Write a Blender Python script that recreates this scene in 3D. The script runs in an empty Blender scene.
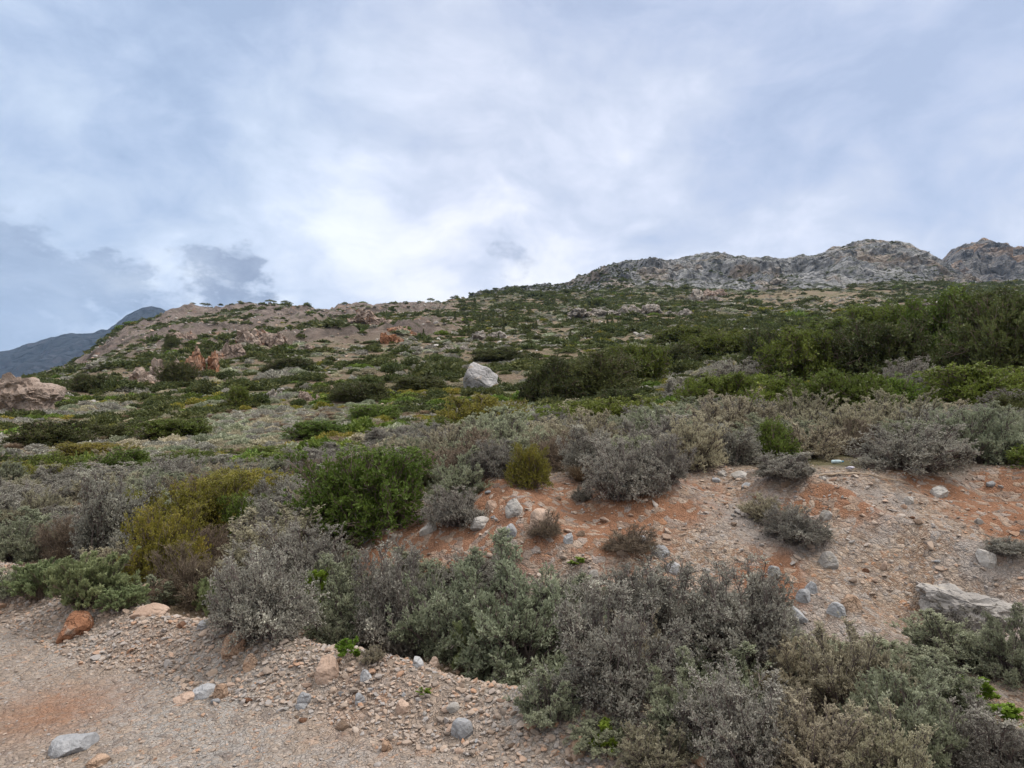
import bpy, bmesh, math, random
import numpy as np
from mathutils import Vector

SC = bpy.context.scene
COL = SC.collection
R_ = np.random.default_rng(7)
F = 667.0
CAMH = 1.65
PITCH = math.atan(16.0 / F)
SP, CP = math.sin(PITCH), math.cos(PITCH)

# ------------------------------------------------------------------ noise
def _h(ix, iy, iz, seed):
    with np.errstate(over='ignore'):
        h = (ix.astype(np.int64) * 374761393 + iy.astype(np.int64) * 668265263 + iz.astype(np.int64) * 2147483647 + seed * 974634777)
        h = h & 0xFFFFFFFF
        h = ((h ^ (h >> 13)) * 1274126177) & 0xFFFFFFFF
        h = h ^ (h >> 16)
        h = (h * 2246822519) & 0xFFFFFFFF
        h = h ^ (h >> 15)
    return (h & 0xFFFFFF) / float(0xFFFFFF)

def vnoise(x, y, z, seed=0):
    x, y, z = np.broadcast_arrays(np.asarray(x, float), np.asarray(y, float), np.asarray(z, float))
    xi, yi, zi = np.floor(x), np.floor(y), np.floor(z)
    fx, fy, fz = x - xi, y - yi, z - zi
    fx = fx * fx * (3 - 2 * fx); fy = fy * fy * (3 - 2 * fy); fz = fz * fz * (3 - 2 * fz)
    out = 0
    for dx in (0, 1):
        for dy in (0, 1):
            for dz in (0, 1):
                w = (fx if dx else 1 - fx) * (fy if dy else 1 - fy) * (fz if dz else 1 - fz)
                out = out + w * _h(xi + dx, yi + dy, zi + dz, seed)
    return out * 2 - 1

def fbm(x, y, z, seed=0, octv=4, gain=.5):
    s, a, f, n = 0, 1.0, 1.0, 0
    for k in range(octv):
        s = s + a * vnoise(x * f, y * f, z * f, seed + k * 17); n += a
        a *= gain; f *= 2.03
    return s / n

def sstep(a, b, x):
    t = np.clip((x - a) / (b - a), 0, 1)
    return t * t * (3 - 2 * t)

# ------------------------------------------------------------------ terrain height
def T_of(row):
    cz = -(np.asarray(row, float) - 384) / F
    return (SP + cz * CP) / (CP - cz * SP)

COLS = {
 -600: [(590,4.5),(540,7),(500,10.5),(470,15),(440,26),(412,62),(402,130),(404,300)],
 -250: [(590,5.2),(540,7.3),(500,10.5),(470,15),(440,26),(408,62),(396,130),(400,300)],
 0:   [(592,5.7),(540,7.6),(500,10.5),(480,13),(450,22),(430,32),(410,48),(398,65),(390,90),(383,130),(392,300)],
 60:  [(598,5.6),(560,6.8),(530,8.2),(500,10.5),(475,14.2),(450,22),(430,32),(415,43),(400,58),(389,86),(381,125),(377,180),(371,330)],
 130: [(605,5.5),(560,6.8),(530,8.2),(500,10.5),(475,14.5),(450,22),(430,32),(415,43),(400,58),(385,82),(370,115),(357,155),(347,210),(327,350)],
 190: [(605,5.5),(560,6.75),(530,8.1),(500,10.4),(475,14.2),(450,21),(430,30),(415,41),(400,56),(385,78),(367,110),(350,152),(332,220),(311,350)],
 256: [(605,5.4),(560,6.7),(530,8),(500,10.2),(475,14),(450,20),(430,29),(415,39),(400,54),(385,74),(365,105),(345,150),(327,230),(308,350)],
 384: [(600,5.2),(560,5.75),(530,6.3),(510,6.9),(490,8.0),(470,10.8),(450,15.5),(430,24),(415,33),(400,48),(385,68),(365,100),(345,140),(325,210),(307,350)],
 512: [(600,4.9),(560,5.25),(520,5.75),(490,6.3),(478,6.9),(465,8.2),(450,11.5),(430,19),(415,28),(400,42),(390,56),(370,85),(350,120),(330,180),(310,270),(294,390)],
 640: [(600,4.75),(560,5.1),(520,5.55),(490,6.1),(476,6.6),(462,7.6),(450,9.6),(440,12),(420,20),(405,30),(392,42),(378,60),(360,92),(340,135),(320,200),(300,310),(287,430)],
 768: [(660,4.2),(600,4.65),(540,5.3),(495,6.0),(476,6.5),(462,7.4),(450,9.0),(440,10.8),(425,14),(410,20),(395,28),(380,40),(360,65),(340,110),(320,180),(300,300),(287,430)],
 900: [(660,3.95),(600,4.55),(540,5.3),(495,6.0),(476,6.5),(462,7.4),(450,9.0),(440,11),(420,15),(405,20),(385,30),(365,48),(345,80),(325,130),(305,220),(292,330),(284,440)],
 1024: [(660,3.8),(600,4.45),(540,5.25),(495,5.95),(474,6.45),(460,7.4),(448,9.0),(435,11),(415,15),(395,21),(375,30),(355,50),(335,85),(315,140),(298,250),(288,400),(284,450)],
 1300: [(660,3.6),(600,4.4),(540,5.25),(495,5.95),(474,6.45),(460,7.4),(448,9.0),(435,11),(415,15),(395,21),(375,30),(355,50),(335,85),(315,140),(298,250),(288,400),(284,450)],
 1800:[(650,3.7),(600,4.5),(550,5.5),(510,6.5),(485,7.4),(470,8.3),(455,9.3),(435,11.5),(415,15),(395,21),(375,30),(355,50),(335,85),(315,140),(298,250),(288,400),(284,450)],
}
def stretch(Y):
    Y = np.asarray(Y, float)
    return Y * (1 + .4 * sstep(60, 350, Y))
LY = np.linspace(math.log(2.0), math.log(7000), 420)
_us, _tt = [], []
for c in sorted(COLS):
    pts = COLS[c]
    rows = [p[0] for p in pts]; ys = [float(stretch(p[1])) for p in pts]
    last_r, last_y = rows[-1], ys[-1]
    ts = [float(T_of(r)) for r in rows]
    zc = CAMH + last_y * ts[-1]
    for m, k in ((1.25, .80), (1.7, .45), (2.6, .1)):
        ts.append((zc * k - CAMH) / (last_y * m)); ys.append(last_y * m)
    ts.append(-40 / 6500.); ys.append(6500.)
    t = np.interp(LY, np.log(ys), ts)
    ker = np.array([1, 3, 5, 3, 1.]) / 13
    tp = np.pad(t, 2, mode='edge'); t = np.convolve(tp, ker, 'valid')
    _us.append((c - 512) / F); _tt.append(t)
US = np.array(_us); TT = np.array(_tt)

EN = np.array([.475, .88]); EC = 2.92
def s_of(X, Y):
    t = -.88 * X + .475 * Y
    return EN[0] * X + EN[1] * Y - EC + .14 * vnoise(t * .9, 3.1, 0, 5) + .06 * vnoise(t * 3.3, 1.1, 0, 6)

def BT(X, Y):
    """how far from the road edge the cut bank reaches"""
    return np.clip(3.25 + 2.5 * X / np.maximum(Y, .5), 2.7, 5.0)

def H(X, Y):
    X = np.asarray(X, float); Y = np.asarray(Y, float)
    r = np.hypot(X, Y) + 1e-6
    a = np.arctan2(X, Y)
    ac = np.clip(a, -1.05, 1.05)
    Ye = np.maximum(r * np.cos(ac), .8)
    u = np.tan(ac)
    ly = np.clip(np.log(Ye), LY[0], LY[-1] - 1e-6)
    j = (ly - LY[0]) / (LY[1] - LY[0]); j0 = np.clip(j.astype(int), 0, len(LY) - 2); jf = j - j0
    uc = np.clip(u, US[0], US[-1] - 1e-6)
    i0 = np.clip(np.searchsorted(US, uc, side='right') - 1, 0, len(US) - 2)
    uf = (uc - US[i0]) / (US[i0 + 1] - US[i0]); uf = uf * uf * (3 - 2 * uf) * .6 + uf * .4
    tl = TT[i0, j0] * (1 - jf) + TT[i0, j0 + 1] * jf
    tr = TT[i0 + 1, j0] * (1 - jf) + TT[i0 + 1, j0 + 1] * jf
    zf = CAMH + Ye * (tl * (1 - uf) + tr * uf)
    s = s_of(X, Y)
    zn = .17 * np.exp(-((s - .08) / .27) ** 2) - .13 * np.exp(-((s - .95) / .45) ** 2) + .02 * np.maximum(s, 0)
    zn = zn - .35 * np.maximum(-5 - s, 0) * sstep(5, 9, -s)
    zn = np.maximum(zn, -40)
    w = sstep(1.0, 2.2, s)
    z = zn * (1 - w) + zf * w
    road = 1 - sstep(-.35, .3, s)
    nz = 0
    for k, lam in enumerate((70, 28, 11, 4.5, 1.8, .75, .3, .13)):
        fd = sstep(lam * 3, lam * 8, Ye) if lam > 1 else sstep(lam * 2, lam * 5, Ye)
        fd = fd * (1 - sstep(lam / .05, lam / .028, Ye))
        amp = {70: .05, 28: .045, 11: .05, 4.5: .05, 1.8: .055, .75: .075, .3: .08, .13: .07}[lam]
        nz = nz + amp * lam * fd * vnoise(X / lam, Y / lam, 0, 40 + k)
    crestflat = 1
    bk = sstep(1.2, 2.2, s) * (1 - sstep(BT(X, Y) - .3, BT(X, Y) + .5, s)) * (Y > 0)
    nz = nz + bk * (.16 * (1 - 2 * np.abs(vnoise(X * .75 + .4 * Y, Y * .35, 0, 97))) + .07 * vnoise(X * 2.1, Y * 1.6, 0, 98) + .03 * vnoise(X * 5.5, Y * 5.5, 0, 99) - .05)
    z = z + nz * (1 - .75 * road) * crestflat
    return z

def hit(px, row):
    cx = (px - 512) / F; cz = -(row - 384) / F
    d = np.array([cx, CP - cz * SP, SP + cz * CP])
    t = np.exp(np.linspace(math.log(1.2), math.log(1500), 6000))
    z = H(d[0] * t, d[1] * t)
    below = (CAMH + d[2] * t) < z
    k = int(np.argmax(below)) if below.any() else len(t) - 1
    if k > 0 and below.any():
        a0 = CAMH + d[2] * t[k-1] - z[k-1]; a1 = CAMH + d[2] * t[k] - z[k]
        f = a0 / (a0 - a1 + 1e-9); tt = t[k-1] + (t[k] - t[k-1]) * f
    else:
        tt = t[k]
    x, y = d[0] * tt, d[1] * tt
    return np.array([x, y, float(H(np.array([x]), np.array([y]))[0])])

def project(P):
    X, Y, Z = P[..., 0], P[..., 1], P[..., 2] - CAMH
    dep = Y * CP + Z * SP; up = -Y * SP + Z * CP
    return 512 + F * X / dep, 384 - F * up / dep

# ------------------------------------------------------------------ mesh helpers
def mesh_np(name, V, Q, mat=None, smooth=False, attrs=None):
    """V (n,3); Q (m,k) faces with k corners each, or a list of such arrays"""
    if not isinstance(Q, (list, tuple)): Q = [Q]
    me = bpy.data.meshes.new(name)
    V = np.ascontiguousarray(V, dtype=np.float32)
    me.vertices.add(len(V)); me.vertices.foreach_set('co', V.ravel())
    nl = sum(q.size for q in Q); nf = sum(len(q) for q in Q)
    me.loops.add(nl); me.polygons.add(nf)
    me.loops.foreach_set('vertex_index', np.concatenate([q.ravel() for q in Q]).astype(np.int32))
    tot = np.concatenate([np.full(len(q), q.shape[1], np.int32) for q in Q])
    st = np.concatenate([[0], np.cumsum(tot)[:-1]]).astype(np.int32)
    me.polygons.foreach_set('loop_start', st)
    me.polygons.foreach_set('loop_total', tot)
    me.polygons.foreach_set('use_smooth', np.full(nf, smooth, dtype=bool))
    for k, v in (attrs or {}).items():
        a = me.attributes.new(k, 'FLOAT', 'POINT'); a.data.foreach_set('value', np.ascontiguousarray(v, dtype=np.float32))
    me.update(calc_edges=True)
    if mat: me.materials.append(mat)
    return me

def link(name, me, parent=None):
    o = bpy.data.objects.new(name, me); COL.objects.link(o)
    if parent is not None: o.parent = parent
    return o

def tag(o, label=None, cat=None, group=None, kind=None):
    if label: o['label'] = label
    if cat: o['category'] = cat
    if group: o['group'] = group
    if kind: o['kind'] = kind
    return o

def norm(v):
    return v / (np.linalg.norm(v, axis=-1, keepdims=True) + 1e-9)

# ------------------------------------------------------------------ node helpers
class NT:
    def __init__(s, tree):
        s.t = tree; s.n = tree.nodes; s.l = tree.links
    def add(s, typ, **kw):
        n = s.n.new(typ)
        for k, v in kw.items(): setattr(n, k, v)
        return n
    def put(s, sock, v):
        if hasattr(v, 'is_output'): s.l.new(v, sock)
        elif isinstance(v, (tuple, list)):
            v = tuple(v)
            if len(sock.default_value) == 4 and len(v) == 3: v = v + (1,)
            sock.default_value = v
        else: sock.default_value = v
    def math(s, op, a, b=0.0, c=None, clamp=False):
        n = s.add('ShaderNodeMath', operation=op, use_clamp=clamp)
        s.put(n.inputs[0], a); s.put(n.inputs[1], b)
        if c is not None: s.put(n.inputs[2], c)
        return n.outputs[0]
    def vmath(s, op, a, b=None, out=0):
        n = s.add('ShaderNodeVectorMath', operation=op)
        s.put(n.inputs[0], a)
        if b is not None:
            if op == 'SCALE': s.put(n.inputs['Scale'], b)
            else: s.put(n.inputs[1], b)
        return n.outputs['Value'] if op in ('DOT_PRODUCT', 'LENGTH', 'DISTANCE') else n.outputs[0]
    def mix(s, f, a, b, blend='MIX'):
        n = s.add('ShaderNodeMix', data_type='RGBA', blend_type=blend)
        s.put(n.inputs[0], f); s.put(n.inputs[6], a); s.put(n.inputs[7], b)
        return n.outputs[2]
    def noise(s, vec, scale, detail=4, rough=.55, dist=0.0, col=False):
        n = s.add('ShaderNodeTexNoise')
        if vec is not None: s.l.new(vec, n.inputs['Vector'])
        n.inputs['Scale'].default_value = scale; n.inputs['Detail'].default_value = detail
        n.inputs['Roughness'].default_value = rough; n.inputs['Distortion'].default_value = dist
        return n.outputs['Color' if col else 'Fac']
    def voro(s, vec, scale, feature='F1', out='Distance', rand=1.0):
        n = s.add('ShaderNodeTexVoronoi', feature=feature)
        if vec is not None: s.l.new(vec, n.inputs['Vector'])
        n.inputs['Scale'].default_value = scale; n.inputs['Randomness'].default_value = rand
        return n.outputs[out]
    def ramp(s, f, a, b, lo=0.0, hi=1.0, smooth=True):
        n = s.add('ShaderNodeMapRange', interpolation_type='SMOOTHSTEP' if smooth else 'LINEAR')
        s.put(n.inputs['Value'], f); n.inputs['From Min'].default_value = a; n.inputs['From Max'].default_value = b
        n.inputs['To Min'].default_value = lo; n.inputs['To Max'].default_value = hi
        return n.outputs['Result']
    def attr(s, name):
        n = s.add('ShaderNodeAttribute', attribute_name=name); return n.outputs['Fac']
    def crv(s, f, stops):
        n = s.add('ShaderNodeValToRGB'); e = n.color_ramp.elements
        e[0].position, e[0].color = stops[0][0], tuple(stops[0][1]) + (1,)
        e[1].position, e[1].color = stops[-1][0], tuple(stops[-1][1]) + (1,)
        for p, c in stops[1:-1]:
            x = e.new(p); x.color = tuple(c) + (1,)
        s.l.new(f, n.inputs[0]); return n.outputs[0]

def new_mat(name):
    m = bpy.data.materials.new(name); m.use_nodes = True
    t = NT(m.node_tree); b = m.node_tree.nodes['Principled BSDF']
    b.inputs['Roughness'].default_value = .9
    b.inputs['Specular IOR Level'].default_value = .2
    return m, t, b

def leaf_mat(name, dark, light, tip=None, trans=.25, rough=.6, spread=.5):
    """leaf colour runs between two true leaf colours, by leaf and by plant"""
    m, t, b = new_mat(name)
    v = t.attr('var'); r = t.add('ShaderNodeObjectInfo').outputs['Random']
    f = t.math('ADD', t.math('MULTIPLY', v, 1 - .4 * spread), t.math('MULTIPLY', r, .4 * spread), clamp=True)
    c = t.mix(f, dark, light)
    if tip:
        c = t.mix(t.ramp(v, .72, .98, 0, .75), c, tip)
    hsv = t.add('ShaderNodeHueSaturation')
    t.put(hsv.inputs['Hue'], t.ramp(t.math('FRACT', t.math('MULTIPLY', r, 7.31)), 0, 1, .485, .515, False))
    t.put(hsv.inputs['Value'], t.ramp(t.math('FRACT', t.math('MULTIPLY', r, 13.7)), 0, 1, .8, 1.2, False))
    t.l.new(c, hsv.inputs['Color']); c = hsv.outputs[0]
    t.l.new(c, b.inputs['Base Color']); b.inputs['Roughness'].default_value = rough
    if trans:
        tr = t.add('ShaderNodeBsdfTranslucent'); t.l.new(c, tr.inputs['Color'])
        mx = t.add('ShaderNodeMixShader'); mx.inputs[0].default_value = trans
        t.l.new(b.outputs[0], mx.inputs[1]); t.l.new(tr.outputs[0], mx.inputs[2])
        t.l.new(mx.outputs[0], t.n['Material Output'].inputs['Surface'])
    return m

def twig_mat(name, a, b_):
    m, t, b = new_mat(name)
    v = t.attr('var'); t.l.new(t.mix(v, a, b_), b.inputs['Base Color'])
    return m

def rock_mat(name, stops, scale=6., per_object=.5, lichen=None, bump=.5):
    m, t, b = new_mat(name)
    tc = t.add('ShaderNodeTexCoord').outputs['Object']
    oi = t.add('ShaderNodeObjectInfo'); r = oi.outputs['Random']
    off = t.add('ShaderNodeCombineXYZ'); t.put(off.inputs[0], t.math('MULTIPLY', r, 37.)); t.put(off.inputs[1], t.math('MULTIPLY', r, 91.))
    p = t.vmath('ADD', tc, off.outputs[0])
    n1 = t.noise(p, scale * .35, 6, .65); n2 = t.noise(p, scale * 3, 5, .7)
    f = t.math('ADD', t.math('MULTIPLY', n1, .75), t.math('MULTIPLY', n2, .35))
    f = t.math('ADD', t.math('MULTIPLY', t.math('SUBTRACT', f, .55), 1.8), .5)
    f = t.math('ADD', t.math('MULTIPLY', f, 1 - per_object), t.math('MULTIPLY', r, per_object), clamp=True)
    c = t.crv(f, stops)
    if lichen:
        c = t.mix(t.ramp(t.noise(p, scale * .8, 5, .7), .56, .66, 0, .8), c, lichen)
    t.l.new(c, b.inputs['Base Color'])
    bp = t.add('ShaderNodeBump'); bp.inputs['Strength'].default_value = bump; bp.inputs['Distance'].default_value = .25 / scale
    cr = t.voro(t.vmath('ADD', p, t.vmath('SCALE', t.noise(p, scale, 3, .6, col=True), .25)), scale * .9, 'DISTANCE_TO_EDGE')
    hgt = t.math('ADD', t.math('MULTIPLY', t.ramp(cr, 0, .12), .6), n2)
    t.l.new(hgt, bp.inputs['Height']); t.l.new(bp.outputs[0], b.inputs['Normal'])
    return m

# ------------------------------------------------------------------ shrub shapes
def prisms(p0, p1, r0, r1, rng, var):
    d = norm(p1 - p0); rv = norm(rng.normal(size=d.shape)); s1 = norm(np.cross(d, rv)); s2 = np.cross(d, s1)
    V = []
    for p, r in ((p0, r0), (p1, r1)):
        for k in range(3):
            a = k * 2 * math.pi / 3
            V.append(p + (s1 * math.cos(a) + s2 * math.sin(a)) * np.asarray(r).reshape(-1, 1))
    V = np.stack(V, 1); n = len(p0)
    base = (np.arange(n) * 6)[:, None]
    Q = np.concatenate([base + np.array([[k, (k + 1) % 3, 3 + (k + 1) % 3, 3 + k]]) for k in range(3)], 0)
    return V.reshape(-1, 3), Q, np.repeat(var, 6)

def leaf_quads(p, d, L, W, rng, var, fold=.15):
    d = norm(d); s = norm(np.cross(d, norm(rng.normal(size=d.shape)))); n = np.cross(d, s)
    L = L[:, None]; W = W[:, None]
    a = p; b = p + d * L * .55 + s * W * .5 + n * L * fold * .4
    c = p + d * L - n * L * fold; e = p + d * L * .55 - s * W * .5 + n * L * fold * .4
    V = np.stack([a, b, c, e], 1).reshape(-1, 3)
    Q = np.arange(len(p) * 4).reshape(-1, 4)
    return V, Q, np.repeat(var, 4)

def cat(parts):
    Vs, Qs, As, o = [], [], [], 0
    for V, Q, A in parts:
        Vs.append(V); Qs.append(Q + o); As.append(A); o += len(V)
    return np.concatenate(Vs), np.concatenate(Qs), np.concatenate(As)

def gen_shrub(seed, R=.45, Hh=.7, n_main=70, n_side=6, n_twig=6, n_leaf=6, leaf=(.02, .007), tw=.0016,
              up=.3, lump=.35, lumpf=2.2, low=-.05, side_l=(.15, .35), twig_l=(.06, .14), spread=.8, lobes=0, clus=0):
    rng = np.random.default_rng(seed)
    th = rng.uniform(0, 2 * math.pi, n_main); c = rng.uniform(low, 1, n_main) ** 1.0
    sn = np.sqrt(1 - c * c)
    d = np.stack([np.cos(th) * sn, np.sin(th) * sn, c], 1)
    lm = 1 - lump + lump * (fbm(d[:, 0] * lumpf + seed, d[:, 1] * lumpf, d[:, 2] * lumpf, seed, 2) * 1.6 + .35)
    lm = np.clip(lm, .45, 1.15) * rng.uniform(.86, 1.0, n_main)
    if clus:   # shoots gather in tufts with gaps between them
        a_ = rng.uniform(0, 6.283, clus); z_ = rng.uniform(max(low, 0), 1, clus); q_ = np.sqrt(1 - z_ * z_)
        cd = np.stack([np.cos(a_) * q_, np.sin(a_) * q_, z_], 1); dt = d @ cd.T; kk = dt.argmax(1)
        ang = np.arccos(np.clip(dt.max(1), -1, 1)); ang = np.clip(ang / np.percentile(ang, 92), 0, 1)
        d = norm(d * .55 + cd[kk] * .45); lm = lm * (1.08 - .42 * ang ** 2) * rng.uniform(.82, 1.08, clus)[kk]
    tip = d * lm[:, None] * np.array([R, R, Hh])
    tip[:, 2] = np.maximum(tip[:, 2], .03 * Hh)
    if lobes:  # several stems gathered in humps, so the outline breaks up
        la = rng.uniform(0, 6.28) + np.arange(lobes) * 6.283 / lobes; cen = np.stack([np.cos(la), np.sin(la)], 1) * (R * rng.uniform(.3, .52, lobes))[:, None]
        k = rng.integers(0, lobes, n_main); sc = rng.uniform(.6, .85, lobes)
        tip[:, :2] = tip[:, :2] * sc[k][:, None] * .8 + cen[k]
        tip[:, 2] *= (.5 + .58 * sc[k])
    base = np.stack([rng.normal(size=n_main) * .1 * R, rng.normal(size=n_main) * .1 * R, np.zeros(n_main) - .02], 1) + np.concatenate([tip[:, :2] * .25, np.zeros((n_main, 1))], 1)
    mid = base * .5 + tip * .5 + np.array([0, 0, .18 * Hh]) * (1 - d[:, 2:3]) + rng.normal(size=(n_main, 3)) * .07 * R
    K = 6; ts = np.linspace(0, 1, K)
    B = lambda t: ((1 - t) ** 2) * base + 2 * t * (1 - t) * mid + t * t * tip
    pts = [B(t) for t in ts]; rr = R * .016 * (1 - .8 * ts)
    mv = rng.uniform(.2, .8, n_main)
    br = [prisms(pts[k], pts[k + 1], np.full(n_main, rr[k]), np.full(n_main, rr[k + 1]), rng, mv) for k in range(K - 1)]
    def rep(a, n): return np.repeat(a, n, 0)
    t = rng.uniform(.35, 1, (n_main * n_side, 1)) ** .7
    b2, m2, t2 = rep(base, n_side), rep(mid, n_side), rep(tip, n_side)
    sp = ((1 - t) ** 2) * b2 + 2 * t * (1 - t) * m2 + t * t * t2
    tan = norm(2 * (1 - t) * (m2 - b2) + 2 * t * (t2 - m2))
    N = len(sp); out = norm(sp - np.array([0, 0, .2 * Hh]))
    sd = norm(tan * .6 + norm(rng.normal(size=(N, 3))) * spread + out * .35 + np.array([0, 0, up]))
    sl = R * rng.uniform(*side_l, N)
    se = sp + sd * sl[:, None]
    sv = np.clip(rep(mv, n_side) + rng.normal(size=N) * .15, 0, 1)
    sm = sp * .5 + se * .5 + rng.normal(size=(N, 3)) * (sl * .08)[:, None]
    br.append(prisms(sp, sm, np.full(N, tw * 1.6), np.full(N, tw * 1.3), rng, sv))
    br.append(prisms(sm, se, np.full(N, tw * 1.3), np.full(N, tw * .7), rng, sv))
    t = rng.uniform(.2, 1, (N * n_twig, 1)); M = N * n_twig
    wp = rep(sp, n_twig) * (1 - t) + rep(se, n_twig) * t
    wd = norm(rep(sd, n_twig) * .7 + norm(rng.normal(size=(M, 3))) * spread * .8 + np.array([0, 0, up * .8]))
    wl = R * rng.uniform(*twig_l, M); we = wp + wd * wl[:, None]
    wv = np.clip(rep(sv, n_twig) + rng.normal(size=M) * .15, 0, 1)
    br.append(prisms(wp, we, np.full(M, tw), np.full(M, tw * .4), rng, wv))
    bv = cat(br)
    lv = None
    if n_leaf:
        L = M * n_leaf
        t = rng.uniform(.1, 1.05, (L, 1))
        lp = rep(wp, n_leaf) * (1 - t) + rep(we, n_leaf) * t
        ld = rep(wd, n_leaf) * .7 + norm(rng.normal(size=(L, 3))) * .8 + np.array([0, 0, up * .5])
        cl = fbm(lp[:, 0] / R * 2.4, lp[:, 1] / R * 2.4, lp[:, 2] / R * 2.4, seed + 3, 2) * .55 + .5
        var = np.clip(cl * .75 + rng.uniform(0, .3, L), 0, 1)
        lv = leaf_quads(lp, ld, leaf[0] * rng.uniform(.6, 1.25, L), leaf[1] * rng.uniform(.7, 1.25, L), rng, var)
        lv[0][:, 2] = np.maximum(lv[0][:, 2], -.01)
    A = np.concatenate([bv[0], lv[0]]) if lv is not None else bv[0]
    cx, cy = (np.percentile(A[:, 0], 3) + np.percentile(A[:, 0], 97)) / 2, (np.percentile(A[:, 1], 3) + np.percentile(A[:, 1], 97)) / 2
    rx = np.percentile(np.hypot(A[:, 0] - cx, A[:, 1] - cy), 96); hz = np.percentile(A[:, 2], 99)
    for m_ in (bv, lv):
        if m_ is not None:
            m_[0][:, 0] = (m_[0][:, 0] - cx) * R / rx; m_[0][:, 1] = (m_[0][:, 1] - cy) * R / rx; zz = m_[0][:, 2] * (Hh / hz)
            m_[0][:, 2] = np.where(zz > .9 * Hh, .9 * Hh + (zz - .9 * Hh) * .5, zz)
    return bv, lv

def gen_tuft(seed, n=1100, R=.3, Hh=.45, w=.0028):
    """a tussock of bent blades"""
    rng = np.random.default_rng(seed)
    th = rng.uniform(0, 2 * math.pi, n); q = np.sqrt(rng.uniform(0, 1, n))
    b = np.stack([np.cos(th) * q * R * .35, np.sin(th) * q * R * .35, np.zeros(n) - .01], 1)
    o = np.stack([np.cos(th + rng.normal(size=n) * .5), np.sin(th + rng.normal(size=n) * .5), np.zeros(n)], 1)
    h = Hh * rng.uniform(.3, 1.05, n)[:, None]; rr = R * (.25 + .75 * q[:, None]) * rng.uniform(.3, 1.25, n)[:, None]
    ps = [b, b + o * rr * .25 + np.array([0, 0, .5]) * h, b + o * rr * .6 + np.array([0, 0, .85]) * h, b + o * rr + np.array([0, 0, .95]) * h]
    var = rng.uniform(0, 1, n); parts = []
    ww = [w, w * .9, w * .6, w * .15]
    side = norm(np.cross(o, np.array([0, 0, 1.])) + rng.normal(size=(n, 3)) * .3)
    for k in range(3):
        V = np.stack([ps[k] - side * ww[k], ps[k] + side * ww[k], ps[k + 1] + side * ww[k + 1], ps[k + 1] - side * ww[k + 1]], 1).reshape(-1, 3)
        parts.append((V, np.arange(n * 4).reshape(-1, 4), np.repeat(var, 4)))
    return cat(parts)

# ------------------------------------------------------------------ rocks
def ico(sub):
    bm = bmesh.new(); bmesh.ops.create_icosphere(bm, subdivisions=sub, radius=1)
    V = np.array([v.co[:] for v in bm.verts]); Fc = np.array([[v.index for v in f.verts] for f in bm.faces])
    bm.free(); return V, Fc
ICO = {k: ico(k) for k in (1, 2, 3, 4, 5)}
def rock_shape(seed, sub=3, cuts=9, rough=.12, flat=.7, freq=2.0, keep=(.55, .9)):
    rng = np.random.default_rng(seed)
    V, Fc = ICO[sub]; V = V.copy()
    for _ in range(cuts):
        n = norm(rng.normal(size=3)); h = rng.uniform(*keep)
        dd = V @ n - h; V = V - np.outer(np.maximum(dd, 0) * .93, n)
    n = norm(V)
    V = V + n * (fbm(V[:, 0] * freq + seed * 3.1, V[:, 1] * freq, V[:, 2] * freq, seed, 4, .55) * rough)[:, None]
    V = V * np.array([1, rng.uniform(.65, .95), flat * rng.uniform(.8, 1.1)])
    return V, Fc

# ------------------------------------------------------------------ ground
def crag_mask(X, Y):
    u = X / np.maximum(Y, 1)
    px = 512 + F * u
    Yn = Y
    m = sstep(130, 190, Yn) * sstep(20, 90, px) * (1 - sstep(400, 500, px)) * (Y < 1200)
    return m * sstep(-.25, .15, vnoise(X / 55, Y / 55, 0, 77) + .25)

def Hg(X, Y):
    z = H(X, Y)
    cm = crag_mask(X, Y)
    rd = 1 - np.abs(fbm(X / 26, Y / 26, 0, 91, 4, .55)) * 2.4
    return z + cm * (rd - .5) * 7.5 + 0

# blobs of bare orange soil: (px, row, half width px, half height px, strength)
ORANGE = [(440,532,105,34,1.1),(545,505,75,30,1.0),(600,530,70,30,.9),(520,492,80,14,1.1),(640,500,70,18,.9),(700,490,60,10,.45),
          (985,505,50,14,1.1),(1002,522,45,14,1.2),(940,485,50,6,.7),(770,575,45,14,.7),(830,500,60,10,.6),(640,580,60,20,.5),
          (52,712,62,24,1.4),(350,705,25,10,.6),(75,520,30,16,.9),(395,665,60,14,.35),(20,600,40,7,.5),(150,640,30,6,.4),(1020,480,40,8,.9),
          (205,356,14,7,1.0),(400,325,24,7,.7),(60,465,20,7,.5)]
OB = []
for px, row, wx, wy, st in ORANGE:
    c = hit(px, row); a = hit(px, row + wy * .9); b = hit(px, row - wy * .9)
    dep = c[1]; rx = wx / F * dep; ry = max(np.hypot(a[0]-c[0], a[1]-c[1]) , .3) * .5 + max(min(np.hypot(b[0]-c[0], b[1]-c[1]), rx * 3), .3) * .5
    OB.append((c, rx, ry, st, math.atan2(c[0], c[1])))
def orange_at(X, Y):
    o = np.zeros_like(X)
    for c, rx, ry, st, a in OB:
        dx, dy = X - c[0], Y - c[1]
        p = dx * math.cos(a) - dy * math.sin(a); q = dx * math.sin(a) + dy * math.cos(a)
        o = np.maximum(o, st * np.exp(-((p / rx) ** 2 + (q / ry) ** 2)))
    return o

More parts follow.
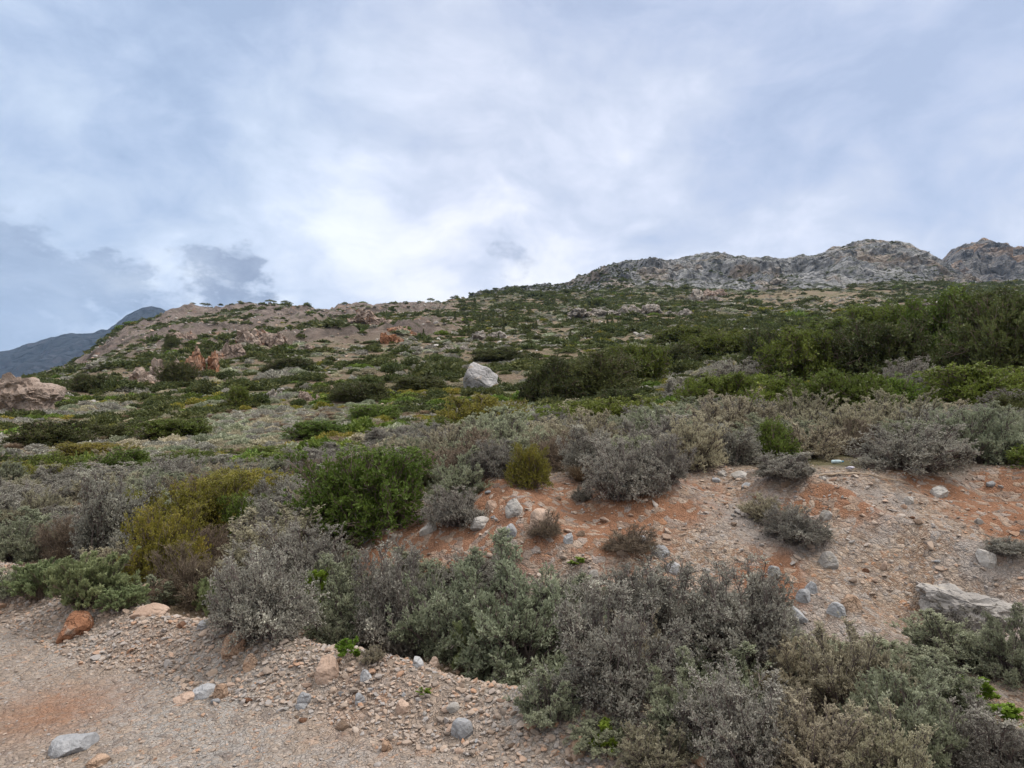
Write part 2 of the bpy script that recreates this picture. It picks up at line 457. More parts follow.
def build_ground():
    th = np.arctan(np.linspace(-.98, .98, 800))
    co = np.linspace(th[-1], 2 * math.pi + th[0], 110)[1:-1]
    ang = np.concatenate([th, co])
    rg = np.concatenate([[.35, .6, .9], np.exp(np.linspace(math.log(1.2), math.log(760), 640)), np.exp(np.linspace(math.log(780), math.log(5500), 40))])
    A, Rr = np.meshgrid(ang, rg)
    X = Rr * np.sin(A); Y = Rr * np.cos(A)
    Z = Hg(X, Y)
    na, nr = len(ang), len(rg)
    V = np.stack([X, Y, Z], -1).reshape(-1, 3)
    V = np.concatenate([V, [[0, 0, float(Hg(np.array([0.]), np.array([.01]))[0])]]])
    i = np.arange(nr - 1)[:, None]; j = np.arange(na)[None, :]; j2 = (j + 1) % na
    Q = np.stack([i * na + j, (i) * na + j2, (i + 1) * na + j2, (i + 1) * na + j], -1).reshape(-1, 4)[:, ::-1]
    j = np.arange(na); T = np.stack([np.full(na, len(V) - 1), (j + 1) % na, j], -1)[:, ::-1]
    T = T[:, ::-1]
    X, Y = V[:, 0], V[:, 1]
    s = s_of(X, Y)
    road = 1 - sstep(-.1, .35, s)
    Yp = np.maximum(Y, 0)
    # the cut bank and its scree: between the roadside shrubs and the shrubs on top
    px, row = project(np.stack([X, np.maximum(Y, .5), V[:, 2]], -1))
    bank = sstep(.8, 1.6, s) * (1 - sstep(BT(X, Y), BT(X, Y) + .9, s)) * sstep(-1.6, -.6, X / np.maximum(Y, .5) * 5.5 + .3)
    org = orange_at(X, Y)
    crag = crag_mask(X, Y)
    far = sstep(25, 70, np.hypot(X, Y))
    return mesh_np('ground', V, [Q, T], None, True, dict(road=road, bank=bank, orange=org, crag=crag, far=far))

def ground_mat():
    m, t, b = new_mat('ground_soil')
    p = t.add('ShaderNodeTexCoord').outputs['Object']
    road, bank, org, crag, far = (t.attr(k) for k in ('road', 'bank', 'orange', 'crag', 'far'))
    n_big = t.noise(p, .35, 5, .6); n_mid = t.noise(p, 2.2, 6, .65); n_fine = t.noise(p, 14, 6, .7); n_grit = t.noise(p, 70, 4, .7)
    # stone chips of several sizes
    wob = t.vmath('ADD', p, t.vmath('SCALE', t.noise(p, 9, 3, .6, col=True), .07))
    c1 = t.voro(wob, 16, out='Color'); d1 = t.voro(wob, 16, 'DISTANCE_TO_EDGE')
    c2 = t.voro(wob, 48, out='Color'); d2 = t.voro(wob, 48, 'DISTANCE_TO_EDGE')
    def chip(c):
        s = t.add('ShaderNodeSeparateColor'); t.l.new(c, s.inputs[0])
        return s.outputs[0], s.outputs[1]
    a1, b1 = chip(c1); a2, b2 = chip(c2)
    chipcol = lambda a: t.crv(a, [(0, (.17, .14, .125)), (.3, (.29, .235, .19)), (.55, (.39, .30, .23)), (.75, (.335, .31, .295)), (.9, (.46, .385, .32)), (1, (.39, .21, .12))])
    k1, k2 = chipcol(a1), chipcol(a2)
    soil = t.mix(n_mid, (.24, .155, .10), (.37, .27, .195))
    soil = t.mix(t.ramp(n_fine, .35, .65, 0, .5), soil, (.31, .235, .17))
    # road: compacted grit with loose chips
    rd = t.mix(t.ramp(n_mid, .3, .7), (.275, .215, .17), (.35, .295, .25))
    rd = t.mix(t.ramp(t.noise(p, .9, 4, .6), .42, .6), rd, (.325, .305, .285))
    rd = t.mix(t.math('MULTIPLY', t.ramp(b2, .35, .5), .75), rd, k2)
    rd = t.mix(t.math('MULTIPLY', t.ramp(b1, .72, .8), .6), rd, k1)
    rd = t.mix(t.ramp(n_grit, .3, .75, 0, .35), rd, (.22, .19, .17))
    # bank: scree over orange earth
    bk = t.mix(t.ramp(n_fine, .3, .7), (.175, .11, .072), (.295, .215, .16))
    bk = t.mix(t.math('MULTIPLY', t.ramp(b1, .4, .5), .8), bk, k1)
    bk = t.mix(t.math('MULTIPLY', t.ramp(b2, .4, .5), .65), bk, k2)
    bk = t.mix(t.ramp(t.noise(p, 1.1, 6, .65), .46, .60, 0, .8), bk, t.mix(n_grit, (.20, .175, .16), (.37, .34, .32)))
    bk = t.mix(t.ramp(t.noise(p, 1.9, 7, .7), .56, .66, 0, .75), bk, t.mix(n_grit, (.085, .065, .05), (.17, .13, .10)))
    bk = t.mix(t.ramp(t.noise(p, .8, 6, .7), .57, .66, 0, .7), bk, t.mix(n_fine, (.22, .10, .05), (.33, .185, .11)))
    # open hillside: dry litter, beige earth, pale stone
    hl = t.mix(t.ramp(n_mid, .35, .65), (.125, .092, .06), (.235, .175, .125))
    hl = t.mix(t.ramp(n_big, .42, .62), hl, (.16, .13, .08))
    hl = t.mix(t.math('MULTIPLY', t.ramp(t.noise(p, .12, 6, .7), .5, .6), .7), hl, (.085, .092, .04))
    stone = t.math('MULTIPLY', t.ramp(t.noise(p, .55, 8, .75), .56, .64), t.ramp(n_big, .3, .6))
    hl = t.mix(t.math('MULTIPLY', stone, .6), hl, (.36, .29, .235))
    ck = t.noise(t.vmath('MULTIPLY', p, (1, 1, .6)), .11, 9, .72)
    cg = t.crv(ck, [(.34, (.085, .07, .06)), (.44, (.19, .155, .14)), (.54, (.28, .225, .20)), (.64, (.38, .325, .29)), (.8, (.25, .215, .19))])
    cg = t.mix(t.math('MULTIPLY', t.ramp(t.noise(p, .045, 6, .7), .57, .66), .7), cg, (.36, .185, .11))
    cg = t.mix(t.ramp(t.noise(p, .2, 5, .7), .56, .64, 0, .7), cg, (.09, .10, .045))
    c = t.mix(bank, hl, bk)
    c = t.mix(crag, c, cg)
    c = t.mix(road, c, rd)
    dust = t.math('MULTIPLY', t.math('MULTIPLY', org, road), t.ramp(n_fine, .3, .7, .35, .8))
    of = t.math('MULTIPLY', t.math('MULTIPLY', org, t.math('SUBTRACT', 1.0, road)), t.ramp(t.math('ADD', t.math('MULTIPLY', n_mid, .7), t.math('MULTIPLY', n_fine, .5)), .38, .72, .25, 1.15))
    oc = t.mix(n_fine, (.195, .085, .044), (.32, .17, .10))
    oc = t.mix(t.math('MULTIPLY', t.ramp(b1, .62, .7), .7), oc, k1)
    c = t.mix(t.math('MINIMUM', t.ramp(of, .10, .55), .9), c, oc)
    c = t.mix(t.math('MINIMUM', dust, .8), c, t.mix(n_grit, (.20, .095, .052), (.34, .19, .115)))
    t.l.new(c, b.inputs['Base Color']); b.inputs['Roughness'].default_value = .95
    nearw = t.math('SUBTRACT', 1.0, far)
    hg = t.math('ADD', t.math('MULTIPLY', t.math('MINIMUM', d1, .25), t.math('MULTIPLY', t.ramp(b1, .4, .5), .10)), t.math('MULTIPLY', t.math('MINIMUM', d2, .25), .045))
    hg = t.math('ADD', hg, t.math('ADD', t.math('MULTIPLY', n_fine, .022), t.math('MULTIPLY', n_grit, .004)))
    hg = t.math('ADD', t.math('MULTIPLY', hg, nearw), t.math('MULTIPLY', t.noise(p, .6, 8, .75), t.math('MULTIPLY', far, 1.1)))
    hg = t.math('ADD', hg, t.math('MULTIPLY', t.noise(p, .13, 8, .8), t.math('MULTIPLY', crag, 9.0)))
    bp = t.add('ShaderNodeBump'); bp.inputs['Strength'].default_value = .85; bp.inputs['Distance'].default_value = 1.0
    t.l.new(hg, bp.inputs['Height']); t.l.new(bp.outputs[0], b.inputs['Normal'])
    return m

gm = build_ground(); gm.materials.append(ground_mat())
tag(link('ground', gm), kind='structure')

# ------------------------------------------------------------------ mountains
def mount_mat(name, dark, mid, light, green, orange=None, oscale=.02, gk=.55, sc=.03, bump=14.):
    m, t, b = new_mat(name)
    p = t.add('ShaderNodeTexCoord').outputs['Object']
    q = t.vmath('MULTIPLY', p, (1, 1, .55))
    n = t.noise(q, sc, 10, .68); n2 = t.noise(q, sc * 5, 6, .7)
    f = t.math('ADD', t.math('MULTIPLY', n, .65), t.math('MULTIPLY', n2, .4))
    c = t.crv(f, [(.40, dark), (.5, mid), (.60, light)])
    if orange:
        c = t.mix(t.ramp(t.noise(p, oscale, 5, .65), .50, .60, 0, .8), c, orange)
    geo = t.add('ShaderNodeNewGeometry'); sx = t.add('ShaderNodeSeparateXYZ'); t.l.new(geo.outputs['Normal'], sx.inputs[0])
    g = t.math('ADD', t.math('MULTIPLY', t.ramp(sx.outputs[2], .3, .9), .25), t.noise(p, sc * 2.2, 8, .72))
    c = t.mix(t.ramp(g, gk, gk + .1, 0, .9), c, green)
    t.l.new(c, b.inputs['Base Color'])
    bp = t.add('ShaderNodeBump'); bp.inputs['Strength'].default_value = .9; bp.inputs['Distance'].default_value = bump
    cr = t.voro(t.vmath('ADD', q, t.vmath('SCALE', t.noise(q, sc * 2, 4, .6, col=True), 14)), sc * 2.2, 'DISTANCE_TO_EDGE')
    hh = t.math('ADD', t.math('MULTIPLY', t.ramp(cr, 0, .18), .45), t.math('ADD', n, t.math('MULTIPLY', n2, .35)))
    t.l.new(hh, bp.inputs['Height']); t.l.new(bp.outputs[0], b.inputs['Normal'])
    return m

def mountain(name, crest, base_row, Y0, Y1, mat, rough, lam, seed, nu=420, nt=130, prof=.75, back=1.35):
    px = np.linspace(crest[0][0], crest[-1][0], nu)
    cr = np.interp(px, [c[0] for c in crest], [c[1] for c in crest])
    if callable(base_row): br = base_row(px)
    else: br = np.full(nu, float(base_row))
    br = np.maximum(br, cr + .5)
    t = np.linspace(0, 1, nt)[:, None]
    u = (px - 512)[None, :] / F
    Y = Y0 + (Y1 - Y0) * t
    f = t ** prof
    row = br[None, :] * (1 - f) + cr[None, :] * f
    X = u * Y; Z = CAMH + Y * T_of(row)
    # behind the crest the rock falls away
    tb = np.linspace(0, 1, 24)[1:, None]
    Yb = Y1 * (1 + (back - 1) * tb); zc = Z[-1:, :]
    X = np.concatenate([X, u * Yb]); Z = np.concatenate([Z, zc + (Z[:1, :].min() - 30 - zc) * tb ** 1.3])
    Y = np.concatenate([Y * np.ones_like(u), Yb * np.ones_like(u)])
    tt = np.concatenate([t, np.ones_like(tb)])
    fall = np.sin(np.clip(tt, 0, 1) * math.pi) * .8 + .2
    nz = (1 - 2 * np.abs(fbm(X / lam, Y / lam * .55, Z / lam * .45, seed, 5, .58))) - .55
    n2 = fbm(X / lam * 3, Y / lam * 3, Z / lam * 2, seed + 9, 4, .6)
    damp = np.where(tt > .97, .4, 1.0); Z = Z + np.where(tt > .9, 1, 0) * fbm(X / (lam * .22), Y / (lam * .22), 0, seed + 21, 4, .6) * rough * .36
    Z = Z + (nz * rough + n2 * rough * .35) * fall * damp
    Y = Y - (nz * rough * 1.3 + n2 * rough * .8) * fall
    V = np.stack([X, Y, Z], -1).reshape(-1, 3)
    nr = X.shape[0]
    i = np.arange(nr - 1)[:, None]; j = np.arange(nu - 1)[None, :]
    Q = np.stack([i * nu + j, i * nu + j + 1, (i + 1) * nu + j + 1, (i + 1) * nu + j], -1).reshape(-1, 4)
    o = link(name, mesh_np(name, V, Q, mat, False)); tag(o, kind='structure')
    return V, nt * nu

M_crag = mount_mat('grey_crag', (.08, .084, .095), (.215, .22, .232), (.37, .37, .375), (.05, .058, .032), (.31, .25, .20), .012, .70, .035)
M_peak = mount_mat('far_crag', (.07, .07, .08), (.17, .167, .175), (.30, .285, .275), (.045, .05, .035), (.37, .25, .165), .010, .72, .03)
M_blue = mount_mat('far_mountain_cloud_shaded', (.02, .021, .032), (.036, .036, .05), (.06, .057, .068), (.018, .022, .03), None, .02, .6, .004, 60.)  # cloud shadow over the vegetated mountain is painted in as very dark colours
CREST1 = [(470,300),(500,297),(530,291),(560,284),(585,276),(605,269),(625,262),(645,258),(662,259),(680,257),(700,255),(716,254),(735,257),(760,258),(785,258),(805,257),(825,253),(838,248),(855,243),(880,241),(900,243),(915,247),(930,255),(942,264),(955,275),(975,283),(1010,286),(1100,290)]
CREST2 = [(905,285),(925,275),(938,268),(948,257),(956,250),(970,245),(985,243),(1000,247),(1008,252),(1016,250),(1030,251),(1060,262),(1110,250),(1180,240),(1260,262),(1400,290)]
CREST3 = [(-420,330),(-330,352),(-250,338),(-150,362),(-60,356),(0,352),(15,349),(30,343),(45,338),(65,335),(80,333),(95,331),(106,328),(116,321),(126,315),(137,310),(150,307.5),(162,308.5),(172,312),(200,322),(260,345),(330,372)]
MV1, _ = mountain('mountain', CREST1, lambda p: 291 + 0 * p + np.where(p < 600, 4, 0), 575, 820, M_crag, 15, 62, 3, 640, 160, .66)
mountain('mountain', CREST2, 296, 1000, 1350, M_peak, 36, 100, 8, 360, 140, .55)
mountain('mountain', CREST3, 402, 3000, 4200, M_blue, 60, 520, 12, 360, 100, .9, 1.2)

# ------------------------------------------------------------------ sky, sun, camera
SUN_EL, SUN_AZ = math.radians(56), math.radians(75)   # azimuth from +Y towards +X
def sky():
    w = bpy.data.worlds.new('World'); SC.world = w; w.use_nodes = True
    t = NT(w.node_tree); bg = w.node_tree.nodes['Background']
    st = t.add('ShaderNodeTexSky', sky_type='NISHITA'); st.sun_disc = False
    st.sun_elevation = SUN_EL; st.sun_rotation = SUN_AZ
    K = 10.0                                            # background strength 0.1
    d = t.add('ShaderNodeTexCoord').outputs['Generated']
    d = t.vmath('NORMALIZE', d)
    sp = t.add('ShaderNodeSeparateXYZ'); t.l.new(d, sp.inputs[0])
    z = t.math('MAXIMUM', sp.outputs[2], 0.0)
    iz = t.math('DIVIDE', 1.0, t.math('ADD', z, .42))
    pl = t.add('ShaderNodeCombineXYZ')
    t.put(pl.inputs[0], t.math('MULTIPLY', sp.outputs[0], iz)); t.put(pl.inputs[1], t.math('MULTIPLY', sp.outputs[1], iz)); pl.inputs[2].default_value = 8.3
    P = pl.outputs[0]
    def at(px, row):
        cx = (px - 512) / F; cz = -(row - 384) / F
        v = np.array([cx, CP - cz * SP, SP + cz * CP]); return tuple(v / np.linalg.norm(v))
    def blob(px, row, rad, amt=1.0, soft=0.0):          # a region of the sky round a direction, rad in pixels
        dot = t.vmath('DOT_PRODUCT', d, at(px, row)); c = math.cos(rad / F)
        return t.math('MULTIPLY', t.ramp(dot, c, 1.0), amt)
    wv = t.vmath('ADD', P, t.vmath('SCALE', t.noise(P, 2.2, 3, .5, col=True), .25))
    big = t.noise(P, 1.5, 3, .5, .3); med = t.noise(wv, 3.6, 8, .56, .25); fine = t.noise(wv, 10, 8, .62, .2)
    f = t.math('ADD', t.math('ADD', t.math('MULTIPLY', big, .27), t.math('MULTIPLY', med, .53)), t.math('MULTIPLY', fine, .20))
    lit = t.math('MULTIPLY', t.ramp(sp.outputs[2], .13, .42, 1.0, 0.0), .10)       # paler towards the ridge
    for a_ in ((520, 235, 300, .12), (330, 215, 200, .05), (690, 225, 190, .07), (300, 130, 120, .06), (480, 100, 110, .05), (600, 150, 120, .03), (900, 245, 240, .04),
               (60, 245, 90, .08), (30, 55, 110, .07), (110, 100, 90, .04), (900, 60, 340, -.07), (330, 20, 240, -.06), (560, -20, 260, -.07), (60, 170, 160, -.04), (190, 170, 110, -.04), (700, 60, 200, -.04)):
        lit = t.math('ADD', lit, blob(*a_))
    f2 = t.math('ADD', t.math('ADD', t.math('MULTIPLY', t.math('SUBTRACT', f, .5), 1.6), .43), lit)
    S9 = .79
    sc9 = lambda c: tuple(x * S9 for x in c)
    col = t.crv(f2, [(.26, sc9((.36, .42, .565))), (.38, sc9((.435, .49, .635))), (.50, sc9((.51, .56, .685))), (.60, sc9((.60, .64, .76))), (.70, sc9((.72, .74, .81))), (.82, sc9((.82, .825, .86)))])
    col = t.mix(blob(-60, 130, 420, .5), col, t.mix(1.0, col, (.86, 1.0, 1.06), 'MULTIPLY'))
    # low dark cumulus rolls over the far mountains
    cp = t.vmath('MULTIPLY', d, (1, 1, 1.7))
    wd = t.vmath('NORMALIZE', t.vmath('ADD', d, t.vmath('SCALE', t.vmath('SUBTRACT', t.noise(cp, 14, 7, .6, col=True), (.5, .5, .5)), .13)))
    cn = t.noise(cp, 24, 6, .6, .1)
    def cblob(px, row, rad, amt):
        dot = t.vmath('DOT_PRODUCT', wd, at(px, row)); return t.math('MULTIPLY', t.ramp(dot, math.cos(rad / F), 1.0), amt)
    reg = cblob(2, 274, 56, 1.0)
    for a_ in ((118, 286, 34, .95), (82, 290, 24, .75), (222, 286, 46, .85), (55, 316, 44, .6), (165, 304, 26, .5), (-110, 285, 110, 1.0), (508, 258, 26, .3), (30, 330, 60, .5)):
        reg = t.math('MAXIMUM', reg, cblob(*a_))
    dk = t.ramp(t.math('MULTIPLY', reg, t.ramp(cn, .3, .7, .4, 1.5)), .02, .62)
    col = t.mix(t.math('MULTIPLY', dk, t.ramp(t.math('ADD', t.math('MULTIPLY', med, .6), t.math('MULTIPLY', cn, .4)), .35, .65, .95, .5)), col, t.mix(fine, (.15, .185, .27), (.215, .255, .345)))
    # a paler blue band of air low on the left
    col = t.mix(blob(10, 345, 150, .45), col, (.26, .34, .48))
    zen = t.ramp(sp.outputs[2], .52, .92, 1.0, 3.0)      # an overcast sky is brightest overhead
    col = t.mix(t.ramp(sp.outputs[2], .50, .75, 0, .85), col, (.50, .475, .44))
    col = t.mix(t.ramp(sp.outputs[1], .1, -.5, 0, .8), col, (.50, .475, .44))
    kz = t.math('MULTIPLY', zen, K); kc = t.add('ShaderNodeCombineXYZ')
    for q in range(3): t.put(kc.inputs[q], kz)
    over = t.mix(1.0, col, kc.outputs[0], 'MULTIPLY')
    cov = t.ramp(f2, .30, .50, .86, .97)
    full = t.mix(cov, st.outputs[0], over)
    # below the horizon: dull earth-lit air
    t.l.new(full, bg.inputs['Color']); bg.inputs['Strength'].default_value = .1
    w.cycles.sampling_method = 'MANUAL'; w.cycles.sample_map_resolution = 512
sky()
sl = bpy.data.lights.new('sun', 'SUN'); sl.energy = 1.5; sl.angle = math.radians(12); sl.color = (1, .93, .84)
so = bpy.data.objects.new('sun', sl); COL.objects.link(so)
sd_ = Vector((math.sin(SUN_AZ) * math.cos(SUN_EL), math.cos(SUN_AZ) * math.cos(SUN_EL), math.sin(SUN_EL)))
so.rotation_euler = sd_.to_track_quat('Z', 'Y').to_euler()
cam = bpy.data.cameras.new('camera'); cam.sensor_width = 36; cam.lens = 36 * F / 1024; cam.clip_start = .05; cam.clip_end = 20000
co_ = bpy.data.objects.new('camera', cam); COL.objects.link(co_); co_.location = (0, 0, CAMH)
co_.rotation_euler = (math.pi / 2 + PITCH, 0, 0); SC.camera = co_
SC.view_settings.view_transform = 'Standard'; SC.view_settings.look = 'None'; SC.view_settings.exposure = .75; SC.view_settings.gamma = 1
SC.render.engine = 'CYCLES'
SC.cycles.use_denoising = True
SC.cycles.max_bounces = 5; SC.cycles.diffuse_bounces = 3; SC.cycles.transmission_bounces = 3; SC.cycles.volume_bounces = 0
# ------------------------------------------------------------------ plant kinds
TW_GREY = twig_mat('grey_twigs', (.075, .058, .056), (.20, .165, .155))
TW_BROWN = twig_mat('brown_twigs', (.10, .075, .06), (.22, .175, .14))
LF = dict(
 grey=leaf_mat('grey_spiny_leaves', (.18, .168, .148), (.45, .44, .375), (.70, .69, .575), .28, .8),
 sage=leaf_mat('sage_leaves', (.18, .205, .13), (.44, .465, .33), (.66, .67, .52), .28, .75),
 pale=leaf_mat('pale_straw_leaves', (.30, .275, .19), (.52, .48, .35), (.62, .57, .43), .28, .8),
 green=leaf_mat('glossy_green_leaves', (.065, .105, .02), (.20, .27, .052), (.32, .39, .085), .3, .5),
 olive=leaf_mat('yellow_olive_leaves', (.11, .125, .022), (.32, .295, .055), (.46, .36, .08), .28, .5),
 dark=leaf_mat('dark_evergreen_leaves', (.045, .056, .02), (.125, .145, .05), (.21, .215, .075), .28, .5),
 spurge=leaf_mat('blue_green_leaves', (.15, .18, .085), (.33, .37, .19), (.45, .48, .27), .28, .6),
 weed=leaf_mat('fresh_green_leaves', (.09, .145, .018), (.22, .31, .045), (.32, .41, .09), .3, .5),
 brown=leaf_mat('dry_brown_leaves', (.14, .105, .075), (.28, .225, .16), (.40, .34, .23), .2, .8),
 carob=leaf_mat('light_evergreen_leaves', (.065, .095, .02), (.195, .24, .05), (.31, .35, .08), .3, .5),
 straw=leaf_mat('dry_straw_blades', (.15, .11, .075), (.34, .265, .18), (.42, .36, .26), .2, .8),
)
KIND = {
 # kind: (object name, twig material, leaf material, nominal half width, nominal height, generator options)
 'grey':   ('spiny_shrub', TW_GREY, 'grey', .45, .62, dict(n_main=150, n_side=8, n_twig=6, n_leaf=5, leaf=(.018, .0085), tw=.0016, up=.4, lump=.42, lumpf=3, spread=.9, twig_l=(.05, .12), side_l=(.1, .24))),
 'sage':   ('sage_shrub', TW_GREY, 'sage', .45, .66, dict(n_main=150, n_side=6, n_twig=5, n_leaf=7, leaf=(.023, .0092), up=.45, lump=.42, lumpf=3.2, spread=.7, side_l=(.1, .24), twig_l=(.05, .11))),
 'pale':   ('straw_shrub', TW_GREY, 'pale', .45, .68, dict(n_main=150, n_side=6, n_twig=5, n_leaf=7, leaf=(.02, .0082), up=.6, lump=.42, lumpf=3.2, spread=.6, side_l=(.12, .28), twig_l=(.05, .11))),
 'green':  ('lentisk_shrub', TW_BROWN, 'green', .6, .8, dict(n_main=190, n_side=6, n_twig=5, n_leaf=5, leaf=(.034, .018), up=.3, lump=.38, lumpf=2.8, spread=.75, tw=.0025)),
 'olive':  ('broom_shrub', TW_BROWN, 'olive', .5, .62, dict(n_main=170, n_side=6, n_twig=5, n_leaf=6, leaf=(.024, .012), up=.35, lump=.45, lumpf=3, spread=.7)),
 'dark':   ('evergreen_bush', TW_BROWN, 'dark', 2.0, 2.3, dict(n_main=260, n_side=6, n_twig=5, n_leaf=5, leaf=(.11, .06), up=.25, lump=.5, lumpf=3.2, spread=.8, tw=.007, side_l=(.14, .32), twig_l=(.05, .11))),
 'brown': ('dry_shrub', TW_BROWN, 'brown', .45, .62, dict(n_main=140, n_side=7, n_twig=6, n_leaf=3, leaf=(.018, .005), tw=.0015, up=.5, lump=.4, lumpf=3, spread=.8, twig_l=(.06, .14), side_l=(.12, .3))),
 'carob': ('evergreen_bush', TW_BROWN, 'carob', 2.0, 2.1, dict(n_main=260, n_side=6, n_twig=5, n_leaf=5, leaf=(.11, .06), up=.25, lump=.5, lumpf=3.2, spread=.8, tw=.007, side_l=(.14, .32), twig_l=(.05, .11))),
 'spurge': ('spurge_shrub', TW_BROWN, 'spurge', .4, .45, dict(n_main=170, n_side=4, n_twig=4, n_leaf=9, leaf=(.032, .0125), up=.7, lump=.35, lumpf=3.5, spread=.45, side_l=(.12, .22), twig_l=(.05, .09))),
}
VAR = {}
for ki, (k, (nm, tm, lf, Rn, Hn, opt)) in enumerate(KIND.items()):
    VAR[k] = []
    for v in range(3):
        br, lv = gen_shrub(100 + ki * 10 + v, Rn, Hn, lobes=(0, 4, 6)[v] if k in ('grey', 'sage', 'pale', 'olive', 'spurge', 'dark', 'carob', 'brown') else (0, 0, 5)[v], clus={'grey': 26, 'sage': 24, 'pale': 22, 'green': 30, 'olive': 22, 'dark': 34, 'carob': 30, 'spurge': 20, 'brown': 0}[k], **opt)
        VAR[k].append((mesh_np(nm + '_branches', br[0], br[1], tm, False, {'var': br[2]}), mesh_np(nm + '_foliage', lv[0], lv[1], LF[lf], False, {'var': lv[2]})))
TUFT = [mesh_np('dry_tuft', *(lambda q: (q[0], q[1]))(gen_tuft(300 + v)), LF['straw'], False, {'var': gen_tuft(300 + v)[2]}) for v in range(3)]
def gen_weed(seed):
    """a few upright leafy stems"""
    return gen_shrub(seed, .14, .26, n_main=14, n_side=5, n_twig=3, n_leaf=5, leaf=(.034, .018), up=.6, lump=.3, spread=.7, tw=.0014, low=.3)
WEED = []
for v in range(2):
    br, lv = gen_weed(400 + v)
    WEED.append((mesh_np('weed_stems', br[0], br[1], TW_BROWN, False, {'var': br[2]}), mesh_np('weed_leaves', lv[0], lv[1], LF['weed'], False, {'var': lv[2]})))
NOM = {k: (v[3], v[4]) for k, v in KIND.items()}; NOM['tuft'] = (.3, .45); NOM['weed'] = (.14, .26)
OBJNAME = {k: v[0] for k, v in KIND.items()}; OBJNAME.update(tuft='grass_tussock', weed='leafy_weed')
CATS = dict(grey='shrub', sage='shrub', pale='shrub', green='shrub', olive='shrub', dark='bush', carob='bush', brown='shrub', spurge='shrub', tuft='grass tuft', weed='weed')
prng = random.Random(11)

def put_plant(kind, P, sx, sz, label, group=None, rot=None, var=None, sy=None):
    v = prng.randrange(len(VAR[kind]) if kind in VAR else 3 if kind == 'tuft' else 2) if var is None else var
    rot = prng.uniform(0, 6.28) if rot is None else rot
    nm = OBJNAME[kind]
    if kind == 'tuft':
        o = link(nm, TUFT[v])
    else:
        o = link(nm, None)
        b, l = VAR[kind][v] if kind in VAR else WEED[v]
        link('branches' if kind != 'weed' else 'stems', b, o); link('foliage' if kind != 'weed' else 'leaves', l, o)
    o.location = P; o.rotation_euler = (0, 0, rot); o.scale = (sx, sy or sx, sz)
    return tag(o, label, CATS[kind], group)

ANCH = []
def place(kind, px, row, w, h, label, var=None, group=None, sink=.03):
    """a plant whose front foot shows at (px, row), w by h pixels"""
    P = hit(px, row); Rn, Hn = NOM[kind]
    dep = P[1]; r = w / F * dep / 2
    d = np.array([P[0], P[1]]) / np.hypot(P[0], P[1])
    xy = P[:2] + d * r * .55; z = float(Hg(xy[:1], xy[1:])[0])
    dep2 = xy[1]; r2 = w / F * dep2 / 2
    top = CAMH + dep2 * float(T_of(row - h)); hh = max(top - z, h / F * dep2 * .55)
    o = put_plant(kind, (xy[0], xy[1], z - sink * hh), r2 / Rn, hh / Hn * 1.02, label, group, var=var)
    ANCH.append((o, px, row - h / 2, xy[0], xy[1], r2)); return o

